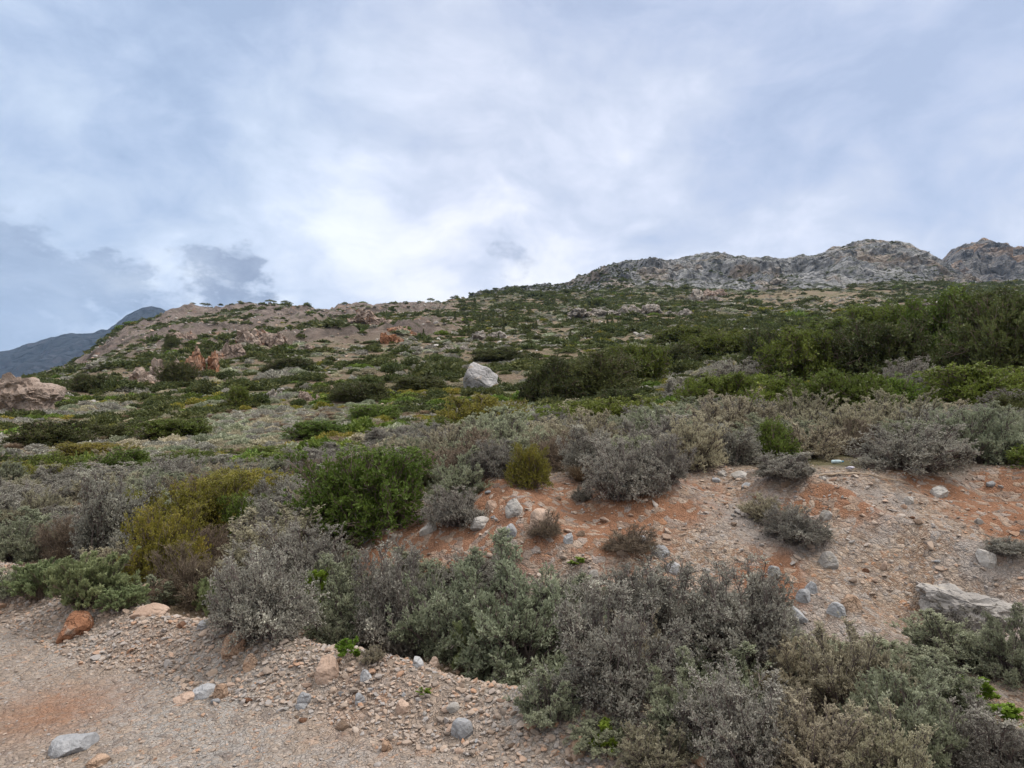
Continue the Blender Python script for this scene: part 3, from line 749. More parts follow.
PL = [
 # --- verge, left: blue-green spurge and sage along the road edge
 ('sage',22,562,64,42,'grey-green sage shrub at far left behind the road verge'),
 ('sage',12,600,52,34,'low grey-green shrub cut off by the left frame edge at road'),
 ('spurge',45,601,56,40,'blue-green spurge cushion second along the verge from the left'),
 ('spurge',92,609,76,54,'largest blue-green spurge dome at the road verge'),
 ('spurge',122,612,44,26,'small yellowish green spurge cushion at right end of the spurge row'),
 ('sage',45,540,60,34,'pale sage shrub above the spurge row at far left'),
 ('grey',118,560,88,92,'tall purple-grey spiny shrub leaning over the orange scar at left'),
 ('brown',72,562,60,46,'brown dry shrub beside the orange soil scar at left'),
 ('grey',28,515,66,34,'low grey spiny shrub above the pale sage at far left'),
 ('olive',165,590,84,86,'dark olive broom shrub behind the dry brown shrub by the verge'),
 ('olive',205,545,92,70,'golden olive broom shrub, the brightest of the broom clump'),
 ('olive',255,520,80,52,'golden green broom shrub at the back of the broom clump'),
 ('olive',150,535,56,46,'small dark broom shrub at left end of the broom clump'),
 ('brown',192,606,84,66,'large straw-brown dry shrub in front of the broom clump'),
 ('sage',160,606,46,34,'small grey shrub between spurge dome and straw-brown shrub'),
 ('spurge',216,615,38,38,'compact bright green spurge beside the straw-brown shrub'),
 ('green',241,550,44,58,'slim light green shrub in front of golden broom'),
 ('grey',272,545,60,52,'thin grey spiny shrub right of the slim light green shrub'),
 ('grey',262,642,104,94,'rounded purple-grey spiny shrub at road edge above pale orange stone'),
 ('grey',302,612,100,92,'purple-grey spiny shrub behind the rounded one, below lentisk'),
 ('green',362,542,128,96,'large round glossy green lentisk shrub on left end of bank'),
 ('spurge',418,490,38,34,'small pale lime shrub at right side of the round lentisk'),
 ('weed',318,632,44,66,'fresh green leafy sprigs growing through grey shrubs by the verge'),
 ('weed',348,664,26,28,'small vivid green weed at the edge of the rubble berm'),
 ('sage',336,648,40,30,'small pale grey-green cushion above the rubble berm'),
 ('pale',372,668,26,24,'tiny straw-coloured shrub at the rubble berm'),
 # --- the large shrubs along the foot of the bank
 ('sage',352,644,84,88,'grey-green shrub at left end of the big roadside thicket'),
 ('grey',398,655,104,112,'dark purple-grey spiny shrub left in the big roadside thicket'),
 ('sage',447,660,104,112,'silvery sage shrub in the middle of the roadside thicket'),
 ('sage',520,684,140,146,'biggest sage green shrub of the roadside thicket over a dark hollow'),
 ('spurge',478,672,58,62,'leafy green shrub low in front of biggest sage shrub'),
 ('grey',568,664,84,92,'purple-grey spiny shrub right behind the biggest sage shrub'),
 ('sage',548,732,62,70,'olive grey-green shrub at the rubble below the dark hollow'),
 ('grey',612,722,124,132,'broad purple-brown spiny shrub next to the small hollow weed'),
 ('pale',636,700,70,86,'pale-tipped straw shrub among purple spiny shrubs near the middle'),
 ('grey',668,672,130,110,'purple-grey spiny shrub below the bank scree, centre right'),
 ('grey',738,676,130,116,'wide dusky purple spiny shrub at the foot of the scree'),
 ('sage',690,748,92,90,'grey-green sage shrub near the bottom frame edge, centre right'),
 ('grey',742,790,120,124,'grey twiggy shrub at the bottom frame edge below dusky purple shrub'),
 ('pale',792,716,84,84,'pale grey straw shrub left of the yellowish one'),
 ('pale',852,742,112,112,'yellowish straw shrub, palest in the lower right thicket'),
 ('pale',815,800,110,104,'grey-straw shaggy shrub at bottom edge below the yellowish straw shrub'),
 ('sage',905,776,112,100,'sage green shrub right of the yellowish straw shrub'),
 ('sage',822,690,92,52,'low blue-grey sage shrub behind the yellowish straw shrub'),
 ('pale',655,790,74,70,'straw grey shrub at the bottom edge beside rubble'),
 ('sage',958,672,100,62,'feathery blue-green sage shrub below the flat grey rock'),
 ('sage',1014,684,70,76,'blue-green sage shrub at the right frame edge below flat grey rock'),
 ('sage',940,720,84,60,'dull green low shrub above the fresh weeds at lower right'),
 ('grey',990,790,110,90,'dark grey shrub in the lower right corner'),
 ('weed',976,712,34,36,'fresh lime green weed at lower right among sage shrubs'),
 ('weed',1004,745,44,40,'second lime green weed nearest the lower right corner'),
 ('weed',606,757,32,36,'small bright green weed in rubble at the bottom edge'),
 ('weed',424,698,14,10,'tiny green seedling on the rubble berm'),
 ('grey',962,640,60,40,'small grey spiny shrub on the right shoulder of flat grey rock'),
 # --- on the bank
 ('grey',796,548,64,44,'dry grey cushion shrub in the middle of the scree bank'),
 ('pale',770,528,54,34,'pale bleached shrub just above the grey cushion on the scree'),
 ('grey',1008,562,44,24,'small grey cushion shrub on the bank at right frame edge'),
 ('brown',545,545,34,36,'brown dry twiggy shrub among pale stones on the orange bank'),
 ('grey',455,532,56,46,'dark purple spiny shrub hanging on the orange bank by lentisk'),
 ('sage',458,505,62,58,'grey-green shrub above dark spiny shrub, right of the lentisk'),
 ('grey',582,502,22,18,'tiny dark shrub at the top of the orange bank'),
 ('weed',578,572,20,14,'small green weed on the orange bank above sage shrub'),
 ('brown',630,560,60,36,'thin dry brown shrub on scree behind the purple shrubs'),
 # --- along the top of the bank
 ('olive',530,489,46,46,'single yellow-green shrub at the top of the orange bank'),
 ('grey',493,478,50,40,'grey shrub left of the single yellow-green shrub'),
 ('grey',590,478,62,54,'silver-grey shrub right of the single yellow-green shrub'),
 ('grey',626,503,80,66,'dark purple-grey shrub on bank lip with roots in orange soil'),
 ('grey',662,488,54,54,'purple shrub behind the dark one on the bank lip'),
 ('pale',690,472,70,58,'bleached pale shrub on the bank top left of the green one'),
 ('sage',640,452,66,40,'grey sage shrub behind the purple shrubs on the bank lip'),
 ('green',775,463,48,44,'small blue-green leafy shrub within bleached shrubs on the bank top'),
 ('grey',785,488,64,36,'dark twiggy shrub just below the small green one, bank top'),
 ('pale',735,448,90,56,'wide bleached shrub behind the small green one, bank top'),
 ('pale',800,440,76,50,'bleached dome shrub at the back of the bank top row'),
 ('pale',856,456,72,56,'bleached shrub left of the dark hollow on the bank top'),
 ('grey',912,474,106,52,'dark purple shrub overhanging the bank, right of litter'),
 ('pale',900,452,84,62,'pale dome shrub behind the overhanging purple shrub'),
 ('sage',975,464,82,58,'green-grey sage shrub on the bank top near right edge'),
 ('sage',1016,458,62,56,'sage shrub cut by the right frame edge on the bank top'),
 ('pale',945,440,70,40,'pale shrub at the back between dark purple and sage shrubs'),
 ('pale',850,430,70,34,'small bleached shrub in front of the green hedge-like band'),
 ('sage',700,430,60,34,'grey sage shrub in front of the green band at its left end'),
 # --- the green band and the dark bushes behind it
 ('carob',722,414,78,40,'green lentisk at left end of the band above bleached shrubs'),
 ('green',782,420,84,44,'second green lentisk along the band from its left end'),
 ('carob',842,424,92,54,'tallest green lentisk in the band above bleached shrubs'),
 ('green',896,416,72,40,'green lentisk at right end of the band before the gap'),
 ('carob',990,416,110,50,'broad bright green lentisk close to the right frame edge'),
 ('grey',938,408,50,34,'grey bare shrub in the gap between band and bright lentisk'),
 ('dark',1010,385,120,98,'tall dark bush filling the right frame edge'),
 ('carob',955,372,90,78,'tall dark evergreen bush left of the edge bush'),
 ('dark',872,384,104,62,'broad dark evergreen bush in the centre of the right-hand bushes'),
 ('carob',806,384,90,54,'dark evergreen bush sloping down at left of the broad one'),
 ('carob',890,346,80,40,'dark rounded bush peeping above the broad bush'),
 ('carob',838,346,60,26,'dark bush in the second row above the sloping one'),
 ('dark',985,335,80,44,'dark bush on the skyline of the bushes near right edge'),
 ('grey',735,384,70,24,'grey bare thicket at left foot of the dark bushes'),
 ('dark',553,404,64,46,'dark green round bush right below the pale boulder'),
 ('dark',598,398,72,46,'dark green bush in middle of central bush row'),
 ('carob',640,384,64,40,'dark green bush at the upper right of central bush row'),
 ('dark',676,368,50,22,'small dark bush ending the central bush row at right'),
 ('carob',722,360,74,26,'low dark bush between central row and right-hand bushes'),
 ('dark',622,408,46,20,'low dark bush at the front of central bush row'),
 ('olive',480,436,84,42,'yellow-green broom on slope below the pale boulder'),
 ('carob',450,446,60,28,'bright green low shrub beside the yellow-green broom'),
 ('carob',610,438,104,40,'olive green lentisk below the central bush row'),
 ('green',552,440,76,34,'green shrub left of olive green lentisk'),
 ('grey',545,446,60,34,'purple-grey shrub in front of the green shrub, mid slope'),
 ('grey',690,402,60,26,'grey shrub between central bush row and green band'),

 # --- mats and mounds on the lower left slope
 ('green',178,440,76,22,'wide olive green mat low on the left slope'),
 ('green',262,462,66,16,'vivid green mat on the left slope above the golden broom'),
 ('green',318,440,60,20,'green mat above and left of the big round lentisk'),
 ('dark',52,446,70,26,'dark green mound near the left frame edge, lower slope'),
 ('olive',95,462,70,20,'yellow-green mound at the lower left, under the dark mound'),
 ('dark',30,474,50,18,'dark low mound at the left edge above the grey shrubs'),
 ('dark',110,440,44,16,'small dark mound right of the dark green mound, lower left'),
 ('dark',360,402,56,20,'dark mound in the centre of left slope'),
 ('dark',420,392,60,16,'dark mat left of the pale boulder'),
 ('green',238,408,26,22,'upright bright green shrub alone on the left slope'),
 ('dark',92,392,42,18,'dark round bush right of the pink left outcrop'),
 ('dark',178,384,34,22,'dark bush in front of the orange-faced outcrop'),
 ('dark',172,352,18,18,'dark upright bush above the orange-faced outcrop'),
 ('dark',292,372,44,14,'dark low bush high on the left slope'),
 ('green',378,420,60,16,'green mat below the dark mound in the centre left'),
 ('dark',498,362,50,14,'dark low bush straight above the pale boulder'),
 ('grey',210,470,90,18,'wide pale grey thicket on the lower left slope'),
 ('grey',390,446,70,20,'grey thicket left of the yellow-green broom'),
 ('sage',330,468,70,20,'grey-green thicket above the big round lentisk'),
 ('grey',120,486,90,24,'wide purple-grey thicket at lower left above the leaning shrub'),
 # --- more of the roadside thicket
 ('sage',330,612,70,62,'grey-green shrub behind the left end of the roadside thicket'),
 ('sage',420,610,90,60,'grey-green shrub at the back of the roadside thicket, left'),
 ('grey',480,608,80,58,'grey shrub at the back of roadside thicket, centre'),
 ('grey',632,640,80,70,'brown-grey shrub at the back of roadside thicket, right of centre'),
 ('sage',560,650,84,76,'sage shrub filling the gap right of biggest sage shrub'),
 ('carob',745,352,60,22,'light green bush low on the slope left of right-hand bushes'),
 ('carob',690,344,60,18,'light green bush farther up the slope, above the central row'),
 ('dark',930,346,46,42,'upright dark bush standing above the light green tall one'),
 ('carob',985,356,60,46,'light green rounded crown beside the skyline bush at right'),
 ('dark',765,374,46,46,'dark round bush at the left front of right-hand bushes'),
 ('carob',838,374,56,40,'yellowish green bush in front of the broad dark one'),
 ('grey',905,392,56,34,'bare grey bush between broad dark bush and tall light one'),
 ('dark',790,352,60,24,'dark bush behind the sloping light green one'),
 ('dark',1016,350,60,58,'dark tall bush behind the edge bush at right'),
 ('grey',1005,420,60,30,'bare grey shrub before the right edge bush'),
 ('sage',600,760,60,40,'low sage shrub in the rubble at the bottom edge'),
 ('sage',720,720,90,80,'silvery sage shrub among purple shrubs, lower right'),
 ('pale',880,800,90,90,'pale straw shrub at the bottom edge, lower right'),
 ('sage',870,664,60,30,'small sage shrub at foot of the scree under the tan stone'),
]
for k, px, row, w, h, lab in PL:
    place(k, px, row, w, h, lab)

# ------------------------------------------------------------------ scattered shrubs
def cands(n, y0, y1, umax=.86, seed=1):
    g = np.random.default_rng(seed)
    Y = np.sqrt(g.uniform(y0 ** 2, y1 ** 2, n)); X = g.uniform(-umax, umax, n) * Y
    return X, Y, g
HARD = [(a[3], a[4], a[5]) for a in ANCH] + [(hit(q, w_)[0], hit(q, w_)[1], .5) for q, w_ in ((832, 464), (850, 469), (860, 480), (890, 480), (832, 472))]
def free(x, y, r, lst, k=.7):
    for a, b, c in lst:
        if (x - a) ** 2 + (y - b) ** 2 < ((r + c) * k) ** 2: return False
    return True
LM = [(a[0]['label'], a[1], a[2], a[3], a[4]) for a in ANCH]
X, Y, g = cands(28000, 6.2, 60, seed=5)
S = s_of(X, Y); PXX = 512 + F * X / Y
GRID = {}; scat = []
for q in HARD: GRID.setdefault((int(q[0] // 2), int(q[1] // 2)), []).append(q)
for i in np.argsort(Y):
    x, y = X[i], Y[i]
    if S[i] < .75: continue
    if S[i] < BT(x, y) + .35 and PXX[i] > 350: continue       # the bare bank
    if orange_at(np.array([x]), np.array([y]))[0] > .45: continue
    nz = vnoise(x / 5, y / 5, 0, 60); n2 = vnoise(x / 7, y / 7, 3, 61); rr = g.uniform()
    right = PXX[i] > 560
    if y > 18: nz += .22 * sstep(18, 30, y)
    if rr < (.12 if y < 18 else .05): kind = 'pale'
    elif nz > .22: kind = ('dark' if (y > 18 and g.uniform() < .55) else 'green') if n2 > .12 else ('olive' if y < 18 or g.uniform() < .3 else 'dark') if n2 > -.25 else 'dark'
    elif nz > -.08: kind = 'sage' if rr < .5 else 'grey' if rr < .72 else 'olive' if n2 > 0 else 'green'
    else: kind = 'grey' if rr < .46 else 'sage' if rr < .74 else 'brown' if rr < .84 else 'pale'
    rad = {'dark': .62, 'green': .55, 'olive': .5, 'tuft': .28}.get(kind, .42) * g.uniform(.65, 1.35) * (1.0 + .010 * y)
    gx, gy = int(x // 2), int(y // 2)
    near = [q for a in (-1, 0, 1) for c in (-1, 0, 1) for q in GRID.get((gx + a, gy + c), ())]
    if y > 18 and kind in ('dark', 'green'): rad *= 1.35
    if not free(x, y, rad, near, .6 if y < 18 else .74): continue
    GRID.setdefault((gx, gy), []).append((x, y, rad)); scat.append((kind, x, y, rad, PXX[i]))
ns = {}
lim = 230
ind = scat[:lim]; SOFT = scat[lim:]
LOOK = {'grey': 'grey spiny shrub', 'sage': 'grey-green sage shrub', 'pale': 'bleached straw shrub', 'green': 'green lentisk shrub', 'olive': 'yellowish broom shrub', 'brown': 'dry brown shrub', 'dark': 'dark evergreen shrub', 'tuft': 'dry grass tussock'}
SHORTLM = {}
for o, px, row, x, y, r in ANCH: SHORTLM[o.name] = None
# landmarks the hillside shrubs are told apart by
MARKS = [('the large round lentisk', 362, 495), ('the golden broom clump', 205, 505), ('the purple-grey leaning shrub', 118, 515), ('the spurge row', 80, 585),
         ('the pale boulder', 482, 377), ('the lone yellow-green shrub', 530, 465), ('the central dark bushes', 600, 380), ('the green lentisk band', 830, 395),
         ('the tall right-hand bushes', 940, 345), ('the pink left outcrop', 32, 392), ('the slope broom', 480, 415), ('the bank-top bleached shrubs', 760, 430),
         ('the left frame edge', 5, 460), ('the right frame edge', 1020, 430)]
buckets = {}
for it in ind:
    kind, x, y, rad, ppx = it
    z = float(Hg(np.array([x]), np.array([y]))[0]); prow = float(project(np.array([x, y, z + rad * .5]))[1])
    j = min(range(len(MARKS)), key=lambda q: (MARKS[q][1] - ppx) ** 2 + ((MARKS[q][2] - prow) * 1.6) ** 2)
    dx, dy = ppx - MARKS[j][1], prow - MARKS[j][2]
    rel = ('above' if dy < -14 else 'below' if dy > 14 else 'beside')
    size = 'small' if rad < .42 else 'broad' if rad > .62 else 'rounded'
    buckets.setdefault((size, LOOK[kind], rel, MARKS[j][0], 'left' if dx < 0 else 'right'), []).append((ppx, it, z))
ORD = ['leftmost', 'second', 'third', 'fourth', 'fifth', 'sixth', 'seventh', 'eighth', 'ninth', 'tenth', 'eleventh', 'twelfth']
for (size, look, rel, mk, side), lst in buckets.items():
    lst.sort(key=lambda q: q[0]); n = len(lst)
    for k, (ppx, (kind, x, y, rad, _), z) in enumerate(lst):
        where = '%s and %s of %s' % (rel, side, mk) if rel != 'beside' else 'just %s of %s' % (side, mk)
        if 'frame edge' in mk: where = '%s near %s' % ({'above': 'high up', 'below': 'low down', 'beside': 'halfway up'}[rel], mk)
        o1 = '' if n == 1 else (ORD[k] + (' ' if k == 0 else ' from left, ')) if k < len(ORD) else 'last '
        lab = (o1 + size + ' ' + look + ' ' + where)
        Rn, Hn = NOM[kind]; f = prng.uniform(.75, 1.1)
        hs = {'dark': .72, 'tuft': 1.1, 'green': .7, 'olive': .75}.get(kind, .95)
        put_plant(kind, (x, y, z - .03), rad / Rn, rad / Rn * f * hs * (Rn / Hn * 1.25 if kind != 'tuft' else 1), lab, 'shrubs scattered over the lower slope')

# ------------------------------------------------------------------ masses: geometry nodes on a point cloud of feet
def scatter(name, P, scl, rot, idx, protos, label=None, kind='stuff'):
    me = bpy.data.meshes.new(name); P = np.asarray(P, np.float32)
    me.vertices.add(len(P)); me.vertices.foreach_set('co', P.ravel())
    for nm, v in (('scl', scl), ('rot', rot)):
        a = me.attributes.new(nm, 'FLOAT_VECTOR', 'POINT'); a.data.foreach_set('vector', np.ascontiguousarray(v, np.float32).ravel())
    a = me.attributes.new('idx', 'INT', 'POINT'); a.data.foreach_set('value', np.ascontiguousarray(idx, np.int32))
    o = link(name, me)
    ng = bpy.data.node_groups.new(name + '_scatter', 'GeometryNodeTree')
    ng.interface.new_socket('Geometry', in_out='INPUT', socket_type='NodeSocketGeometry')
    ng.interface.new_socket('Geometry', in_out='OUTPUT', socket_type='NodeSocketGeometry')
    N = ng.nodes; L = ng.links
    gi = N.new('NodeGroupInput'); go = N.new('NodeGroupOutput'); jn = N.new('GeometryNodeJoinGeometry')
    def na(nm, ty):
        n = N.new('GeometryNodeInputNamedAttribute'); n.data_type = ty; n.inputs['Name'].default_value = nm; return n.outputs[0]
    sc_, ro_, ix_ = na('scl', 'FLOAT_VECTOR'), na('rot', 'FLOAT_VECTOR'), na('idx', 'INT')
    e2r = N.new('FunctionNodeEulerToRotation'); L.new(ro_, e2r.inputs[0])
    for k, pm in enumerate(protos):
        po = bpy.data.objects.new(name + '_source', pm)
        oi = N.new('GeometryNodeObjectInfo'); oi.inputs['Object'].default_value = po; oi.inputs['As Instance'].default_value = True
        cmp_ = N.new('FunctionNodeCompare'); cmp_.data_type = 'INT'; cmp_.operation = 'EQUAL'
        L.new(ix_, cmp_.inputs[2]); cmp_.inputs[3].default_value = k
        ip = N.new('GeometryNodeInstanceOnPoints')
        L.new(gi.outputs[0], ip.inputs['Points']); L.new(cmp_.outputs[0], ip.inputs['Selection'])
        L.new(oi.outputs['Geometry'], ip.inputs['Instance']); L.new(e2r.outputs[0], ip.inputs['Rotation']); L.new(sc_, ip.inputs['Scale'])
        L.new(ip.outputs[0], jn.inputs[0])
    L.new(jn.outputs[0], go.inputs[0])
    md = o.modifiers.new('scatter', 'NODES'); md.node_group = ng
    return tag(o, label, None, None, kind)

def low_proto(kind, seed, R, Hh, n, leaf, lobes=0):
    """a light shrub for far off: leafy clumps through a dome"""
    g = np.random.default_rng(seed)
    th = g.uniform(0, 6.283, n); c = g.uniform(0, 1, n); sn = np.sqrt(1 - c * c)
    d = np.stack([np.cos(th) * sn, np.sin(th) * sn, c], 1)
    lm = .62 + .5 * (fbm(d[:, 0] * 2.3 + seed, d[:, 1] * 2.3, d[:, 2] * 2.3, seed, 2) * .8 + .35)
    p = d * (lm * g.uniform(.45, 1.0, n) ** .5)[:, None] * np.array([R, R, Hh])
    var = np.clip(.5 + .5 * fbm(p[:, 0] / R * 2, p[:, 1] / R * 2, p[:, 2] / R * 2, seed + 1, 2) + g.normal(size=n) * .18, 0, 1)
    V, Q, A = leaf_quads(p - d * leaf * .5, d * .6 + norm(g.normal(size=(n, 3))) + np.array([0, 0, .25]), leaf * g.uniform(.6, 1.3, n), leaf * .7 * g.uniform(.6, 1.2, n), g, var)
    V[:, 2] = np.maximum(V[:, 2], -.05 * Hh)
    return mesh_np('low_' + kind, V, Q, LF[kind], False, {'var': A})
MKN = ['grey', 'sage', 'olive', 'green', 'dark', 'pale']
MIDP = [low_proto(k, 500 + 7 * i + v, 1, .72, 900, .16) for i, k in enumerate(MKN) for v in range(2)]
FARP = [low_proto(k, 600 + 7 * i + v, 1, .62, 170, .34) for i, k in enumerate(MKN) for v in range(2)]

def shrub_mass(name, pts, protos, seed):
    g = np.random.default_rng(seed)
    P = np.array([[p[1], p[2], 0] for p in pts]); P[:, 2] = Hg(P[:, 0], P[:, 1]) - .04
    rad = np.array([p[3] for p in pts]); f = g.uniform(.55, 1.05, len(pts))
    rot = np.stack([0 * rad, 0 * rad, g.uniform(0, 6.28, len(rad))], 1)
    idx = np.array([MKN.index(p[0]) * 2 + g.integers(0, 2) for p in pts])
    e = g.uniform(.8, 1.3, len(rad))
    scatter(name, P, np.stack([rad * e, rad / e, rad * f], 1), rot, idx, protos)
SOFT = [p if p[0] != 'tuft' else ('pale',) + p[1:] for p in SOFT]
SOFT = [p if p[0] != 'brown' else ('grey',) + p[1:] for p in SOFT]
def mid_far():
    X, Y, g = cands(210000, 60, 640, .9, seed=9)
    Z = Hg(X, Y); px, row = project(np.stack([X, Y, Z], 1))
    cm = crag_mask(X, Y)
    dens = .5 + .45 * fbm(X / 22, Y / 22, 0, 70, 3) + .35 * fbm(X / 6, Y / 6, 0, 71, 2)
    dens = dens * (1 - .9 * cm)
    # denser green towards the right-hand slope and the ridge
    bare = np.exp(-((px - 815) / 125) ** 2 - ((row - 297) / 11) ** 2); greener = sstep(520, 760, px) * .20 - .85 * bare
    keep = g.uniform(size=len(X)) < np.clip(dens + greener - .08, .03, .95) * np.where(Y < 150, 1, .85)
    n1 = fbm(X / 14, Y / 14, 0, 72, 3); rr = g.uniform(size=len(X))
    out = []
    for i in np.nonzero(keep)[0]:
        t = n1[i] + greener[i] * .8
        r = rr[i]
        if t > .10: k = 'dark' if r < .78 else 'green' if r < .84 else 'olive' if r < .88 else 'grey'
        elif t > -.15: k = 'dark' if r < .46 else 'olive' if r < .52 else 'grey' if r < .8 else 'sage'
        else: k = 'grey' if r < .4 else 'sage' if r < .62 else 'dark' if r < .82 else 'pale'
        rad = {'dark': .85, 'green': .8, 'olive': .65}.get(k, .55) * math.exp(g.normal() * .42) * (1.12 + .0022 * Y[i])
        out.append((k, X[i], Y[i], rad))
    return out
MF = mid_far()
shrub_mass('slope_shrubland', SOFT + [p for p in MF if p[2] < 110], MIDP, 21)
shrub_mass('far_shrubland', [p for p in MF if p[2] >= 110], FARP, 22)
print('SOFTY', np.histogram([q[2] for q in SOFT], [0, 10, 20, 30, 40, 50, 60])); print('individual shrubs', len(ind) + len(PL), 'soft', len(SOFT), 'far', len(MF))

# dry grass between the shrubs
X, Y, g = cands(2600, 6.2, 42, .86, seed=33)
S = s_of(X, Y); PXX = 512 + F * X / Y
k = (S > .5) & ~((S < BT(X, Y) + .4) & (PXX > 340) & (g.uniform(size=len(X)) > .10)) & (vnoise(X / 3, Y / 3, 0, 81) > -.25)
X, Y = X[k], Y[k]; P = np.stack([X, Y, Hg(X, Y)], 1); n = len(P); sc = g.uniform(.3, .7, n) * (1 + .006 * Y)
scatter('dry_grass', P, np.stack([sc * 1.2, sc * 1.2, sc * .62], 1), np.stack([0 * X, 0 * X, g.uniform(0, 6.28, n)], 1), g.integers(0, 3, n), TUFT)
# scrub clinging to the crags
g = np.random.default_rng(44)
sel = g.choice(len(MV1), 26000); V = MV1[sel]
px, row = project(V); nn = fbm(V[:, 0] / 30, V[:, 2] / 22, V[:, 1] / 60, 45, 3)
k = (g.uniform(size=len(V)) < np.clip(-.03 + nn * .45 + sstep(266, 290, row) * .36 + (1 - sstep(590, 690, px)) * .6, 0, .9)) & (V[:, 1] < 830)
V = V[k]; n = len(V); sc = 1.25 * np.exp(g.normal(size=n) * .4)
scatter('crag_scrub', V - np.array([0, 0, .3]), np.stack([sc, sc, sc], 1), np.stack([0 * sc, 0 * sc, g.uniform(0, 6.28, n)], 1), MKN.index('dark') * 2 + g.integers(0, 2, n), FARP)
# ------------------------------------------------------------------ rocks
RM = dict(
 grey=rock_mat('grey_limestone', [(.2, (.22, .205, .195)), (.5, (.36, .34, .32)), (.8, (.47, .45, .425))], 7, .25, (.40, .36, .30)),
 blue=rock_mat('blue_grey_stone', [(.2, (.20, .205, .215)), (.5, (.315, .32, .335)), (.8, (.42, .42, .43))], 7, .2),
 pink=rock_mat('pink_buff_stone', [(.2, (.29, .20, .15)), (.5, (.43, .32, .255)), (.8, (.53, .44, .37))], 7, .3),
 orange=rock_mat('orange_stone', [(.2, (.17, .075, .042)), (.5, (.335, .165, .095)), (.8, (.42, .28, .20))], 9, .1, (.36, .30, .25), .9),
 buff=rock_mat('pale_orange_stone', [(.2, (.27, .17, .115)), (.5, (.41, .285, .205)), (.8, (.50, .39, .31))], 9, .1, (.36, .33, .30), .9),
 boulder=rock_mat('pale_boulder_stone', [(.25, (.22, .215, .22)), (.5, (.38, .37, .375)), (.75, (.48, .465, .46))], 1.6, .1, (.34, .27, .21)),
 outcrop=rock_mat('pink_outcrop_stone', [(.2, (.155, .115, .10)), (.45, (.31, .24, .20)), (.75, (.43, .36, .315))], .45, .1, (.40, .20, .11), 1.0),
 redcrop=rock_mat('orange_outcrop_stone', [(.2, (.15, .075, .05)), (.45, (.34, .165, .09)), (.75, (.40, .30, .24))], .4, .1, (.34, .28, .24), 1.0),
 palecrop=rock_mat('pale_outcrop_stone', [(.2, (.15, .14, .13)), (.45, (.31, .28, .25)), (.75, (.42, .385, .35))], .4, .1, (.36, .25, .18), 1.0),
 gravel=rock_mat('gravel_stone', [(0, (.15, .13, .115)), (.22, (.27, .22, .185)), (.42, (.37, .285, .225)), (.58, (.29, .275, .27)), (.75, (.41, .345, .295)), (.92, (.36, .205, .125)), (1, (.24, .255, .285))], 30, .8, None, .3),
)
def rock(name, mat, px, row, w, h, label, cat='stone', group=None, seed=0, sub=4, sink=.48, rotz=None, tilt=0., depth=.8, **kw):
    P = hit(px, row); dep = P[1]
    if kw.pop('blocks', 0):
        rg = np.random.default_rng(seed); Vs, Fs, o_ = [], [], 0
        for q in range(7):
            v_, f_ = rock_shape(seed * 7 + q, 4, **kw); s_ = rg.uniform(.4, .8)
            a_ = rg.uniform(0, 6.28); v_ = v_ * s_ * np.array([1, 1, rg.uniform(.6, .95)]); ca_, sa_ = math.cos(a_), math.sin(a_)
            v_ = np.stack([v_[:, 0] * ca_ - v_[:, 1] * sa_, v_[:, 0] * sa_ + v_[:, 1] * ca_, v_[:, 2]], 1) + np.array([rg.uniform(-1, 1), rg.uniform(-.6, .6), s_ * .3 * rg.uniform(-.6, 1)])
            Vs.append(v_); Fs.append(f_ + o_); o_ += len(v_)
        V, Fc = np.concatenate(Vs), np.concatenate(Fs)
        V = V + np.stack([(1 - 2 * np.abs(fbm(V[:, 0] * 3.5 + k_ * 7, V[:, 1] * 3.5, V[:, 2] * 2, seed + k_, 4, .6))) for k_ in range(3)], 1) * .14
        V = V + np.stack([fbm(V[:, 0] * 5 + k_ * 9, V[:, 1] * 5, V[:, 2] * 5, seed + k_, 4, .6) for k_ in range(3)], 1) * .16
    else:
        V, Fc = rock_shape(seed, sub, **kw)
    ext = np.ptp(V, axis=0); c = (V.max(0) + V.min(0)) / 2; V = (V - c)
    wx = w / F * dep; hz = h / F * dep
    hz = hz / (1 - sink)
    a = seed * 1.7 if rotz is None else rotz
    V = V / ext * np.array([wx, wx * depth, hz])
    V[:, 2] += hz * (.5 - sink)
    ca, sa = math.cos(tilt), math.sin(tilt)
    V = np.stack([V[:, 0] * ca - V[:, 2] * sa, V[:, 1], V[:, 0] * sa + V[:, 2] * ca], 1)
    d = P[:2] / np.hypot(P[0], P[1]); xy = P[:2] + d * wx * depth * .3
    z = float(Hg(xy[:1], xy[1:])[0])
    o = link(name, mesh_np(name, V, Fc, RM[mat], False)); o.location = (xy[0], xy[1], z)
    o.rotation_euler = (0, 0, -math.atan2(P[0], P[1]))
    return tag(o, label, cat, group)

